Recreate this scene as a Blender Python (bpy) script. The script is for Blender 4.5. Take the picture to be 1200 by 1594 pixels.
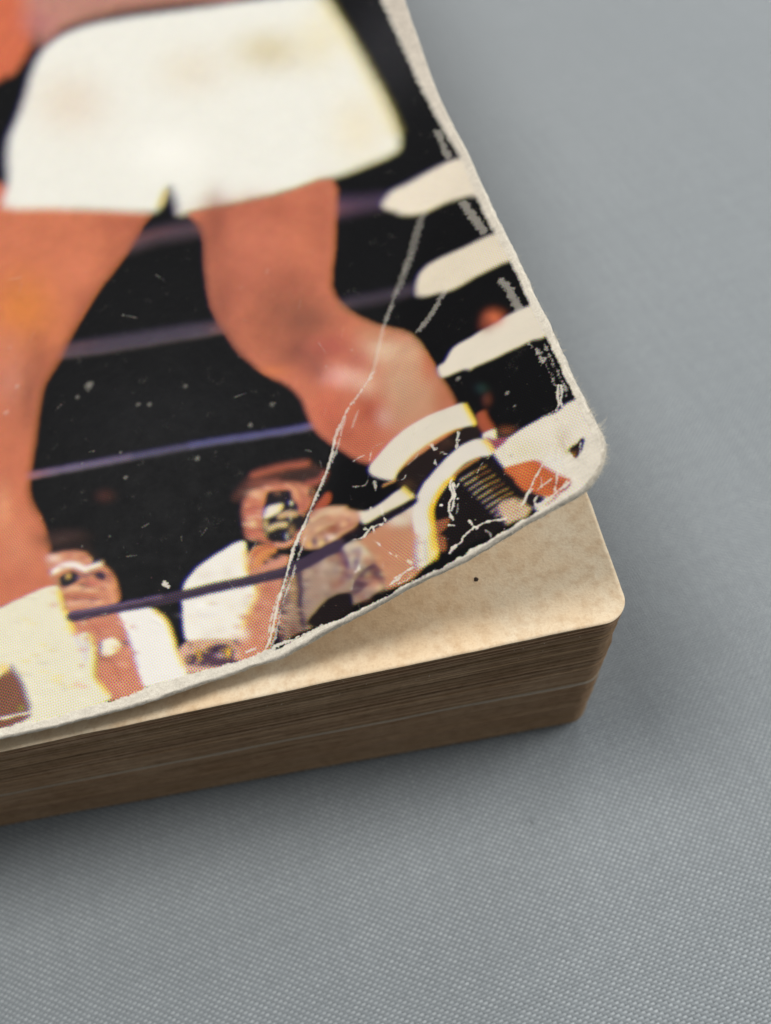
import bpy, math, random
import numpy as np
from mathutils import Matrix, Vector

# ---------------------------------------------------------------- scene, camera, light
scene = bpy.context.scene
for o in list(bpy.data.objects):
    bpy.data.objects.remove(o, do_unlink=True)
COL = scene.collection
MM = 0.001

cam_d = bpy.data.cameras.new('camera')
cam = bpy.data.objects.new('camera', cam_d)
COL.objects.link(cam)
PITCH, ROLL = 1.00361, -0.18348
fwd = Vector((0, math.cos(PITCH), -math.sin(PITCH)))
up0 = Vector((0, math.sin(PITCH), math.cos(PITCH)))
rt0 = Vector((1, 0, 0))
rt = rt0 * math.cos(ROLL) + up0 * math.sin(ROLL)
up = up0 * math.cos(ROLL) - rt0 * math.sin(ROLL)
cam.matrix_world = Matrix(((rt.x, up.x, -fwd.x, 0), (rt.y, up.y, -fwd.y, 0), (rt.z, up.z, -fwd.z, 0.080), (0, 0, 0, 1)))
cam_d.sensor_fit = 'HORIZONTAL'
cam_d.sensor_width = 5.0
cam_d.lens = 5.0
cam_d.clip_start = 0.002
cam_d.clip_end = 50
cam_d.dof.use_dof = True
cam_d.dof.focus_distance = 0.0574
cam_d.dof.aperture_fstop = 4.5
scene.camera = cam

world = bpy.data.worlds.new('World')
scene.world = world
world.use_nodes = True
bg = world.node_tree.nodes['Background']
bg.inputs[0].default_value = (0.94, 0.97, 1.0, 1)
bg.inputs[1].default_value = 0.21

def area_light(name, loc, target, size, power, colour):
    d = bpy.data.lights.new(name, 'AREA')
    d.shape = 'DISK'; d.size = size; d.energy = power; d.color = colour
    o = bpy.data.objects.new(name, d)
    COL.objects.link(o)
    o.location = loc
    o.rotation_euler = (Vector(target) - Vector(loc)).to_track_quat('-Z', 'Y').to_euler()
    return o
area_light('ceiling_lamp', (-0.32, 0.18, 0.80), (0.0, 0.05, 0.0), 0.36, 5.1, (1.0, 0.985, 0.96))
area_light('window_light', (0.72, 0.19, 0.46), (0.0, 0.05, 0.0), 0.5, 4.1, (0.95, 0.98, 1.0))
area_light('back_fill', (0.55, 1.1, 0.55), (0.05, 0.1, 0.0), 0.6, 4.0, (0.95, 0.98, 1.0))  # added fill without a known source, brightens the far cloth at grazing angles

scene.view_settings.view_transform = 'Standard'
scene.view_settings.look = 'None'
scene.view_settings.exposure = 0.0
scene.view_settings.gamma = 1.0

# ---------------------------------------------------------------- helpers
rng = np.random.default_rng(7)
random.seed(7)

def lin(c):
    c = np.asarray(c, float) / 255.0
    return np.where(c <= 0.04045, c / 12.92, ((c + 0.055) / 1.055) ** 2.4)
def lin4(c):
    return tuple(float(v) for v in lin(c)) + (1.0,)

_LAT = rng.random((256, 256)).astype(np.float32)
def vnoise(x, y, seed=0):
    x = x + seed * 17.31; y = y + seed * 9.77
    xi = np.floor(x).astype(np.int64); yi = np.floor(y).astype(np.int64)
    fx = (x - xi).astype(np.float32); fy = (y - yi).astype(np.float32)
    fx = fx * fx * (3 - 2 * fx); fy = fy * fy * (3 - 2 * fy)
    a = _LAT[xi % 256, yi % 256]; b = _LAT[(xi + 1) % 256, yi % 256]
    c = _LAT[xi % 256, (yi + 1) % 256]; d = _LAT[(xi + 1) % 256, (yi + 1) % 256]
    return (a * (1 - fx) + b * fx) * (1 - fy) + (c * (1 - fx) + d * fx) * fy
def fbm(x, y, oct=4, seed=0):
    s = 0; a = 0.5; t = 0
    for k in range(oct):
        s = s + a * vnoise(x, y, seed + k * 3); t += a
        a *= 0.5; x = x * 2.03; y = y * 2.03
    return s / t - 0.5

def tag(o, label=None, cat=None, kind=None):
    if label: o['label'] = label
    if cat: o['category'] = cat
    if kind: o['kind'] = kind
    return o
def mesh_obj(name, verts, faces, mat, parent=None, smooth=False):
    me = bpy.data.meshes.new(name)
    me.from_pydata([tuple(v) for v in verts], [], [tuple(f) for f in faces])
    if smooth:
        me.polygons.foreach_set('use_smooth', [True] * len(me.polygons))
    me.materials.append(mat)
    o = bpy.data.objects.new(name, me)
    COL.objects.link(o)
    o.parent = parent
    return o

class NT:
    def __init__(self, name):
        self.m = bpy.data.materials.new(name); self.m.use_nodes = True
        self.t = self.m.node_tree
        self.b = self.t.nodes['Principled BSDF']
    def n(self, typ, **kw):
        nd = self.t.nodes.new(typ)
        for k, v in kw.items():
            setattr(nd, k, v)
        return nd
    def l(self, a, b): self.t.links.new(a, b)
    def math(self, op, a, b=None, c=None):
        nd = self.n('ShaderNodeMath', operation=op)
        for i, v in enumerate((a, b, c)):
            if v is None: continue
            if isinstance(v, (int, float)): nd.inputs[i].default_value = v
            else: self.l(v, nd.inputs[i])
        return nd.outputs[0]
    def noise(self, vec, scale, detail=3, rough=0.6):
        nd = self.n('ShaderNodeTexNoise')
        nd.inputs['Scale'].default_value = scale; nd.inputs['Detail'].default_value = detail
        nd.inputs['Roughness'].default_value = rough
        if vec is not None: self.l(vec, nd.inputs['Vector'])
        return nd.outputs[0]
    def ramp(self, fac, stops):
        nd = self.n('ShaderNodeValToRGB')
        e = nd.color_ramp.elements
        e[0].position, e[0].color = stops[0]; e[1].position, e[1].color = stops[1]
        for p, c in stops[2:]:
            x = e.new(p); x.color = c
        self.l(fac, nd.inputs[0])
        return nd.outputs[0]
    def mix(self, fac, a, b, blend='MIX'):
        nd = self.n('ShaderNodeMix', data_type='RGBA', blend_type=blend)
        for s, v in ((nd.inputs[0], fac), (nd.inputs[6], a), (nd.inputs[7], b)):
            if isinstance(v, (int, float)): s.default_value = v
            elif isinstance(v, tuple): s.default_value = v
            else: self.l(v, s)
        return nd.outputs[2]
    def bump(self, h, strength, dist):
        nd = self.n('ShaderNodeBump')
        nd.inputs['Strength'].default_value = strength; nd.inputs['Distance'].default_value = dist
        self.l(h, nd.inputs['Height']); self.l(nd.outputs[0], self.b.inputs['Normal'])
    def obj(self):
        return self.n('ShaderNodeTexCoord').outputs['Object']

# ---------------------------------------------------------------- materials
def fabric_material():
    T = NT('grey_woven_cloth')
    mp = T.n('ShaderNodeMapping'); mp.inputs['Rotation'].default_value = (0, 0, math.radians(WEAVE_ROT))
    T.l(T.obj(), mp.inputs[0])
    # threads wander a little
    wob = T.n('ShaderNodeTexNoise'); wob.inputs['Scale'].default_value = 160; wob.inputs['Detail'].default_value = 2
    T.l(mp.outputs[0], wob.inputs['Vector'])
    vm = T.n('ShaderNodeVectorMath', operation='MULTIPLY_ADD')
    T.l(wob.outputs['Color'], vm.inputs[0]); vm.inputs[1].default_value = (0.0004, 0.0004, 0); T.l(mp.outputs[0], vm.inputs[2])
    sp = T.n('ShaderNodeSeparateXYZ'); T.l(vm.outputs[0], sp.inputs[0])
    u = T.math('DIVIDE', sp.outputs[0], WEAVE_U * MM); v = T.math('DIVIDE', sp.outputs[1], WEAVE_V * MM)
    su = T.math('ABSOLUTE', T.math('SINE', T.math('MULTIPLY', u, math.pi)))
    sv = T.math('ABSOLUTE', T.math('SINE', T.math('MULTIPLY', v, math.pi)))
    pu = T.math('MULTIPLY', T.math('MODULO', T.math('FLOOR', u), 2.0), math.pi)
    pv = T.math('MULTIPLY', T.math('MODULO', T.math('FLOOR', v), 2.0), math.pi)
    ou = T.math('SINE', T.math('ADD', T.math('MULTIPLY', v, math.pi), pu))
    ov = T.math('SINE', T.math('ADD', T.math('MULTIPLY', u, math.pi), T.math('ADD', pv, math.pi)))
    warp = T.math('MULTIPLY', T.math('POWER', su, 0.6), T.math('MULTIPLY_ADD', ou, 0.5, 0.5))
    weft = T.math('MULTIPLY', T.math('POWER', sv, 0.6), T.math('MULTIPLY_ADD', ov, 0.5, 0.5))
    h = T.math('MAXIMUM', warp, weft)
    isw = T.math('GREATER_THAN', weft, warp)
    cell = T.n('ShaderNodeCombineXYZ'); T.l(T.math('FLOOR', u), cell.inputs[0]); T.l(T.math('FLOOR', v), cell.inputs[1])
    wn = T.n('ShaderNodeTexWhiteNoise', noise_dimensions='2D'); T.l(cell.outputs[0], wn.inputs['Vector'])
    fib = T.noise(mp.outputs[0], 9000, 2)
    slub = T.noise(mp.outputs[0], 1100, 3)
    patch = T.noise(mp.outputs[0], 34, 4)
    c = T.mix(isw, lin4((130, 135, 137)), lin4((200, 205, 207)))
    c = T.mix(T.math('MULTIPLY', T.math('SUBTRACT', 1.0, h), 0.75), c, lin4((74, 79, 82)))
    c = T.mix(T.math('MULTIPLY', wn.outputs['Value'], 0.45), c, lin4((128, 134, 137)))
    for ax in (T.math('FLOOR', u), T.math('FLOOR', v)):
        w1 = T.n('ShaderNodeTexWhiteNoise', noise_dimensions='1D'); T.l(ax, w1.inputs['W'])
        c = T.mix(T.math('MULTIPLY', w1.outputs['Value'], 0.16), c, lin4((104, 110, 113)))
    c = T.mix(T.math('MULTIPLY_ADD', slub, 0.8, -0.2), c, lin4((150, 156, 159)))
    c = T.mix(T.math('MULTIPLY_ADD', patch, 0.5, -0.12), c, lin4((124, 131, 134)))
    T.l(c, T.b.inputs['Base Color'])
    T.b.inputs['Roughness'].default_value = 0.5
    T.b.inputs['Specular IOR Level'].default_value = 0.5
    T.b.inputs['Sheen Weight'].default_value = 0.4; T.b.inputs['Sheen Roughness'].default_value = 0.4
    hh = T.math('ADD', h, T.math('MULTIPLY', fib, 0.25))
    hh = T.math('ADD', hh, T.math('ADD', T.math('MULTIPLY', slub, 0.35), T.math('MULTIPLY', wn.outputs['Value'], 0.22)))
    T.bump(hh, 0.75, 0.00012)
    return T.m

def cover_material():
    T = NT('printed_card')
    at = T.n('ShaderNodeAttribute', attribute_name='print'); wr = T.n('ShaderNodeAttribute', attribute_name='wear')
    uv = T.n('ShaderNodeUVMap', uv_map='sheet')
    def screen(rot, period):
        mp = T.n('ShaderNodeMapping'); mp.inputs['Rotation'].default_value = (0, 0, math.radians(rot))
        T.l(uv.outputs[0], mp.inputs[0])
        sp = T.n('ShaderNodeSeparateXYZ'); T.l(mp.outputs[0], sp.inputs[0])
        k = 2 * math.pi / period
        return T.math('MULTIPLY', T.math('SINE', T.math('MULTIPLY', sp.outputs[0], k)), T.math('SINE', T.math('MULTIPLY', sp.outputs[1], k)))
    sc = T.n('ShaderNodeSeparateColor'); T.l(at.outputs['Color'], sc.inputs[0])
    cc = T.n('ShaderNodeCombineColor')
    ink = T.math('SUBTRACT', 1.0, wr.outputs['Fac'])
    for i, (rot, per) in enumerate(((15, 0.28), (75, 0.28), (45, 0.28))):
        x = sc.outputs[i]
        amp = T.math('MULTIPLY', T.math('MINIMUM', T.math('MULTIPLY', x, 0.9), T.math('MULTIPLY', T.math('SUBTRACT', 1.0, x), 0.6)), ink)
        T.l(T.math('MAXIMUM', T.math('MULTIPLY_ADD', screen(rot, per), amp, x), 0.004), cc.inputs[i])
    ob = T.obj()
    fine = T.noise(ob, 9000, 3)
    col = T.mix(T.math('MULTIPLY', wr.outputs['Fac'], 0.45), cc.outputs[0], T.ramp(fine, [(0.3, lin4((190, 178, 160))), (0.7, lin4((255, 253, 248)))]), 'MULTIPLY')
    T.l(col, T.b.inputs['Base Color'])
    scr = T.noise(ob, 700, 5, 0.7)
    rough = T.math('ADD', T.math('MULTIPLY_ADD', scr, 0.25, 0.36), T.math('MULTIPLY', wr.outputs['Fac'], 0.4))
    T.l(rough, T.b.inputs['Roughness'])
    T.b.inputs['Specular IOR Level'].default_value = 0.05
    h = T.math('ADD', T.math('MULTIPLY', scr, 0.5), T.math('MULTIPLY', T.math('MULTIPLY', fine, wr.outputs['Fac']), 0.6))
    T.bump(h, 0.45, 0.00010)
    return T.m

def paper_material(name, base, dark, light, bump=0.5, attr=False):
    T = NT(name)
    ob = T.obj()
    big = T.noise(ob, 130, 5, 0.65); mid = T.noise(ob, 900, 4, 0.65); fine = T.noise(ob, 5200, 3)
    c = T.mix(T.ramp(big, [(0.38, (0, 0, 0, 1)), (0.68, (1, 1, 1, 1))]), lin4(base), lin4(light))
    c = T.mix(T.math('MULTIPLY', T.ramp(mid, [(0.46, (0, 0, 0, 1)), (0.72, (1, 1, 1, 1))]), 0.55), c, lin4(dark))
    c = T.mix(T.math('MULTIPLY', T.ramp(fine, [(0.5, (0, 0, 0, 1)), (0.75, (1, 1, 1, 1))]), 0.35), c, lin4(dark))
    if attr:
        at = T.n('ShaderNodeAttribute', attribute_name='tone')
        c = T.mix(1.0, c, at.outputs['Color'], 'MULTIPLY')
    T.l(c, T.b.inputs['Base Color'])
    T.b.inputs['Roughness'].default_value = 0.9
    T.b.inputs['Specular IOR Level'].default_value = 0.15
    h = T.math('ADD', T.math('MULTIPLY', fine, 0.6), mid)
    T.bump(h, bump, 0.00010)
    return T.m

def plain_material(name, col, rough=0.8):
    T = NT(name)
    nz = T.noise(T.obj(), 2500, 3)
    c = T.mix(T.math('MULTIPLY', nz, 0.5), lin4(col), lin4(tuple(int(v * 0.7) for v in col)))
    T.l(c, T.b.inputs['Base Color']); T.b.inputs['Roughness'].default_value = rough
    return T.m

WEAVE_ROT, WEAVE_U, WEAVE_V = -11.0, 0.35, 0.275
M_FABRIC = fabric_material()
M_COVER = cover_material()
M_PAGE = paper_material('toned_page', (243, 215, 177), (208, 169, 125), (249, 231, 201))
M_EDGE = paper_material('page_edges', (160, 132, 103), (124, 99, 75), (172, 146, 118), 0.35, True)
M_INSERT = plain_material('pale_insert_paper', (196, 186, 168))
M_LINING = paper_material('cover_inside', (206, 190, 160), (176, 154, 120), (216, 202, 176))
M_FUZZ = plain_material('paper_fibre', (226, 216, 196))
M_SPECK = plain_material('dark_speck', (58, 44, 34))
M_LINT = plain_material('dark_lint', (52, 56, 58))

# ---------------------------------------------------------------- the cloth
def build_cloth():
    n = 90
    xs = np.linspace(-0.6, 0.6, n)
    X, Y = np.meshgrid(xs, xs + 0.1, indexing='ij')
    Z = 0.0003 * (vnoise(X * 22 + 40, Y * 22 + 40) - 1.0)
    idx = np.arange(n * n).reshape(n, n)
    f = np.stack([idx[:-1, :-1], idx[1:, :-1], idx[1:, 1:], idx[:-1, 1:]], -1).reshape(-1, 4)
    o = mesh_obj('cloth_surface', np.stack([X, Y, Z], -1).reshape(-1, 3), f, M_FABRIC, None, True)
    tag(o, 'grey woven cloth under the paperback', None, 'structure')
build_cloth()

# ---------------------------------------------------------------- the paperback
BOOK = bpy.data.objects.new('paperback_book', None)
COL.objects.link(BOOK)
BOOK.location = (16.4929 * MM, 21.5194 * MM, 0.0)
BOOK.rotation_euler = (0, 0, -0.005015)
tag(BOOK, 'worn thick paperback with boxer photograph on its creased, curling front cover', 'book')

T_BLOCK = 25.7175           # thickness at the fore-edge corner, mm
BW, BL = 104.0, 172.0       # width and height of the block, mm
def block_top(a): return T_BLOCK * (1 - 0.0032 * a)

FORE_TAPER = 0.05
def leaf_outline(k, jit, rad):
    """outline of one leaf in (a, b): along the tail edge, round the corner, along the fore-edge"""
    pts = []
    for a in np.concatenate([np.linspace(BW, 60, 5)[:-1], np.linspace(60, rad, 34)]):
        pts.append((a, jit[0] + 0.10 * (vnoise(np.array(a * 0.12), np.array(k * 0.9), 5) - .5) + 0.05 * (vnoise(np.array(a * 0.9), np.array(k * 1.7), 8) - .5)))
    for t in np.linspace(0.15, math.pi / 2, 6):
        pts.append((jit[1] + rad - rad * math.sin(t), jit[0] + rad - rad * math.cos(t)))
    for b in np.linspace(rad + 1, BL, 12):
        pts.append((jit[1] + FORE_TAPER * max(b - 10, 0) + 0.12 * (vnoise(np.array(b * 0.1), np.array(k * 0.9), 3) - .5), b))
    pts.append((BW, BL))
    return pts

def add_leaf(V, F, pts, z0, z1, lift=None):
    n = len(pts); s = len(V)
    for f in (z0, z1):
        for a, b in pts:
            z = block_top(a) * f + 0.40 * (1 - f)
            if lift is not None: z += lift(a, b)
            V.append((-a * MM, b * MM, z * MM))
    F.append(tuple(range(s, s + n))[::-1]); F.append(tuple(range(s + n, s + 2 * n)))
    for i in range(n):
        j = (i + 1) % n
        F.append((s + i, s + j, s + n + j, s + n + i))
    return 2 * n

def build_block():
    N = 150
    V, F, tone = [], [], []
    sig = 0.0
    ins = int(N * 0.475)
    for k in range(N - 1):
        if k % 16 == 0: sig = random.uniform(-0.07, 0.07)
        fr = k / N
        jit = (sig + random.gauss(0, 0.04), sig * 0.3 + random.gauss(0, 0.035) + 0.9 * math.sin(math.pi * min(1, (1 - fr)) * 0.5) * 0.0)
        if k > N - 14: jit = (jit[0] + random.uniform(-0.10, 0.16), jit[1])
        if k == ins: continue
        gap = random.uniform(0.64, 0.86)
        n = add_leaf(V, F, leaf_outline(k, jit, 1.8), fr, fr + gap / N)
        g = random.uniform(0.86, 1.10) * (1.0 if k < N - 12 else 1.12)
        if random.random() < 0.06: g *= 0.72
        tone += [(g, g * random.uniform(0.97, 1.0), g * random.uniform(0.93, 1.0), 1)] * n
    o = mesh_obj('page_stack', V, F, M_EDGE, BOOK)
    at = o.data.color_attributes.new('tone', 'FLOAT_COLOR', 'POINT')
    at.data.foreach_set('color', np.array(tone, np.float32).ravel())
    tag(o, 'browned page edges', None, 'stuff')
    V, F = [], []
    add_leaf(V, F, leaf_outline(ins, (-0.05, 0.0), 1.8), ins / N, (ins + 0.95) / N)
    mesh_obj('insert_leaf', V, F, M_INSERT, BOOK)['label'] = 'pale greyish leaf between the browned pages'
    # the top leaf: a fine sheet so that it can cockle
    aa = np.concatenate([np.linspace(0, 4, 17), np.linspace(4.5, 60, 100), np.linspace(62, BW, 20)])
    bb = np.concatenate([np.linspace(0, 4, 17), np.linspace(4.5, 40, 70), np.linspace(42, BL, 40)])
    P, Q = np.meshgrid(aa, bb, indexing='ij')
    R = 1.95
    X = np.clip((R - P) / R, 0, 1); Y = np.clip((R - Q) / R, 0, 1)
    A = P + R * X * (1 - np.sqrt(1 - Y * Y / 2)); B = Q + R * Y * (1 - np.sqrt(1 - X * X / 2))
    A = A - 0.05 + 0.10 * fbm(B * 0.4, A * 0 + 3, 3); B = B - 0.08 + 0.14 * fbm(A * 0.35, B * 0 + 9, 3)
    A = A + FORE_TAPER * np.maximum(B - 10, 0) * np.exp(-P / 20.0)
    Z = block_top(A) + 0.02 + 0.12 * fbm(A * 0.09, B * 0.09, 3, 2) * np.clip(Q / 6, 0.2, 1) + 0.05
    Z += 0.16 * np.exp(-((A - 1) ** 2 + (B - 1) ** 2) / 9.0) * 0
    top = np.stack([-A, B, Z], -1) * MM
    bot = np.stack([-A, B, Z - 0.11], -1) * MM
    ni, nj = P.shape
    idx = np.arange(ni * nj).reshape(ni, nj)
    f1 = np.stack([idx[:-1, :-1], idx[:-1, 1:], idx[1:, 1:], idx[1:, :-1]], -1).reshape(-1, 4)
    # a runs to -x, so this order faces up
    f2 = f1[:, ::-1] + ni * nj
    ring = np.concatenate([idx[0, ::-1], idx[1:, 0]])
    f3 = np.stack([ring[:-1], ring[1:], ring[1:] + ni * nj, ring[:-1] + ni * nj], -1)
    o = mesh_obj('top_page', np.concatenate([top.reshape(-1, 3), bot.reshape(-1, 3)]), np.concatenate([f1, f2, f3]), M_PAGE, BOOK, True)
    o['label'] = 'tan foxed top page under the curled cover corner'
    # back cover under the block
    V, F = [], []
    add_leaf(V, F, leaf_outline(900, (0.55, 0.45), 3.0), -0.0140, -0.0010)
    mesh_obj('back_cover', [(x, y, max(z, 0.00003)) for x, y, z in V], F, M_SPECK, BOOK)
    # spine strip, joining the covers along the far side of the block
    V, F = [], []
    prof = [(BW + 0.05 + 0.9 * math.sin(math.pi * t), t) for t in np.linspace(0, 1, 9)]
    for b_ in (0.4, BL - 0.2):
        for a_, t in prof:
            V.append((-a_ * MM, b_ * MM, (0.1 + (block_top(BW) + 0.9) * t) * MM))
        for a_, t in prof:
            V.append((-(a_ + 0.4) * MM, b_ * MM, (0.1 + (block_top(BW) + 0.9) * t) * MM))
    for r in (0, 9):
        for i in range(8):
            q4 = (r + i, r + i + 1, 18 + r + i + 1, 18 + r + i)
            F.append(q4 if r else q4[::-1])
    for e in (0, 18):
        for i in range(8):
            F.append((e + i, e + i + 1, e + 9 + i + 1, e + 9 + i))
    mesh_obj('spine', V, F, M_SPECK, BOOK, False)
    return o
top_page = build_block()

def build_crumbs():
    V, F = [], []
    for _ in range(46):
        a = random.uniform(3, 55); k = random.random()
        z = block_top(a) * (1 - 0.16 * k * k) ; L = random.uniform(0.05, 0.22); w = random.uniform(0.02, 0.05)
        dx, dz = random.gauss(0, 1) * L * 0.4, random.gauss(0, 1) * L * 0.5
        s0 = len(V)
        for px, py, pz in ((0, 0.02, 0), (w, -0.05, 0.01), (dx, -0.10, dz), (dx + w, -0.07, dz + w)):
            V.append(((-a + px) * MM, py * MM, (z + pz) * MM))
        F += [(s0, s0 + 1, s0 + 2), (s0 + 1, s0 + 3, s0 + 2), (s0, s0 + 2, s0 + 3), (s0, s0 + 3, s0 + 1)]
    o = mesh_obj('edge_crumbs', V, F, M_FUZZ, top_page)
    tag(o, 'pale crumbs of paper on the page edges', None, 'stuff')
build_crumbs()

# speck on the page
def build_speck(a, b, r):
    V = [(0, 0, 0.00008)]; F = []
    for i in range(10):
        t = i / 10 * 2 * math.pi; q = r * random.uniform(0.75, 1.2)
        V.append((q * math.cos(t) * MM, q * 0.9 * math.sin(t) * MM, 0))
    for i in range(10): F.append((0, 1 + i, 1 + (i + 1) % 10))
    o = mesh_obj('dark_speck', V, F, M_SPECK, top_page, True)
    o.location = (-a * MM, b * MM, (block_top(a) + 0.075) * MM)
    o['label'] = 'small dark speck on the tan page'
build_speck(10.43, 5.74, 0.21)

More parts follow.
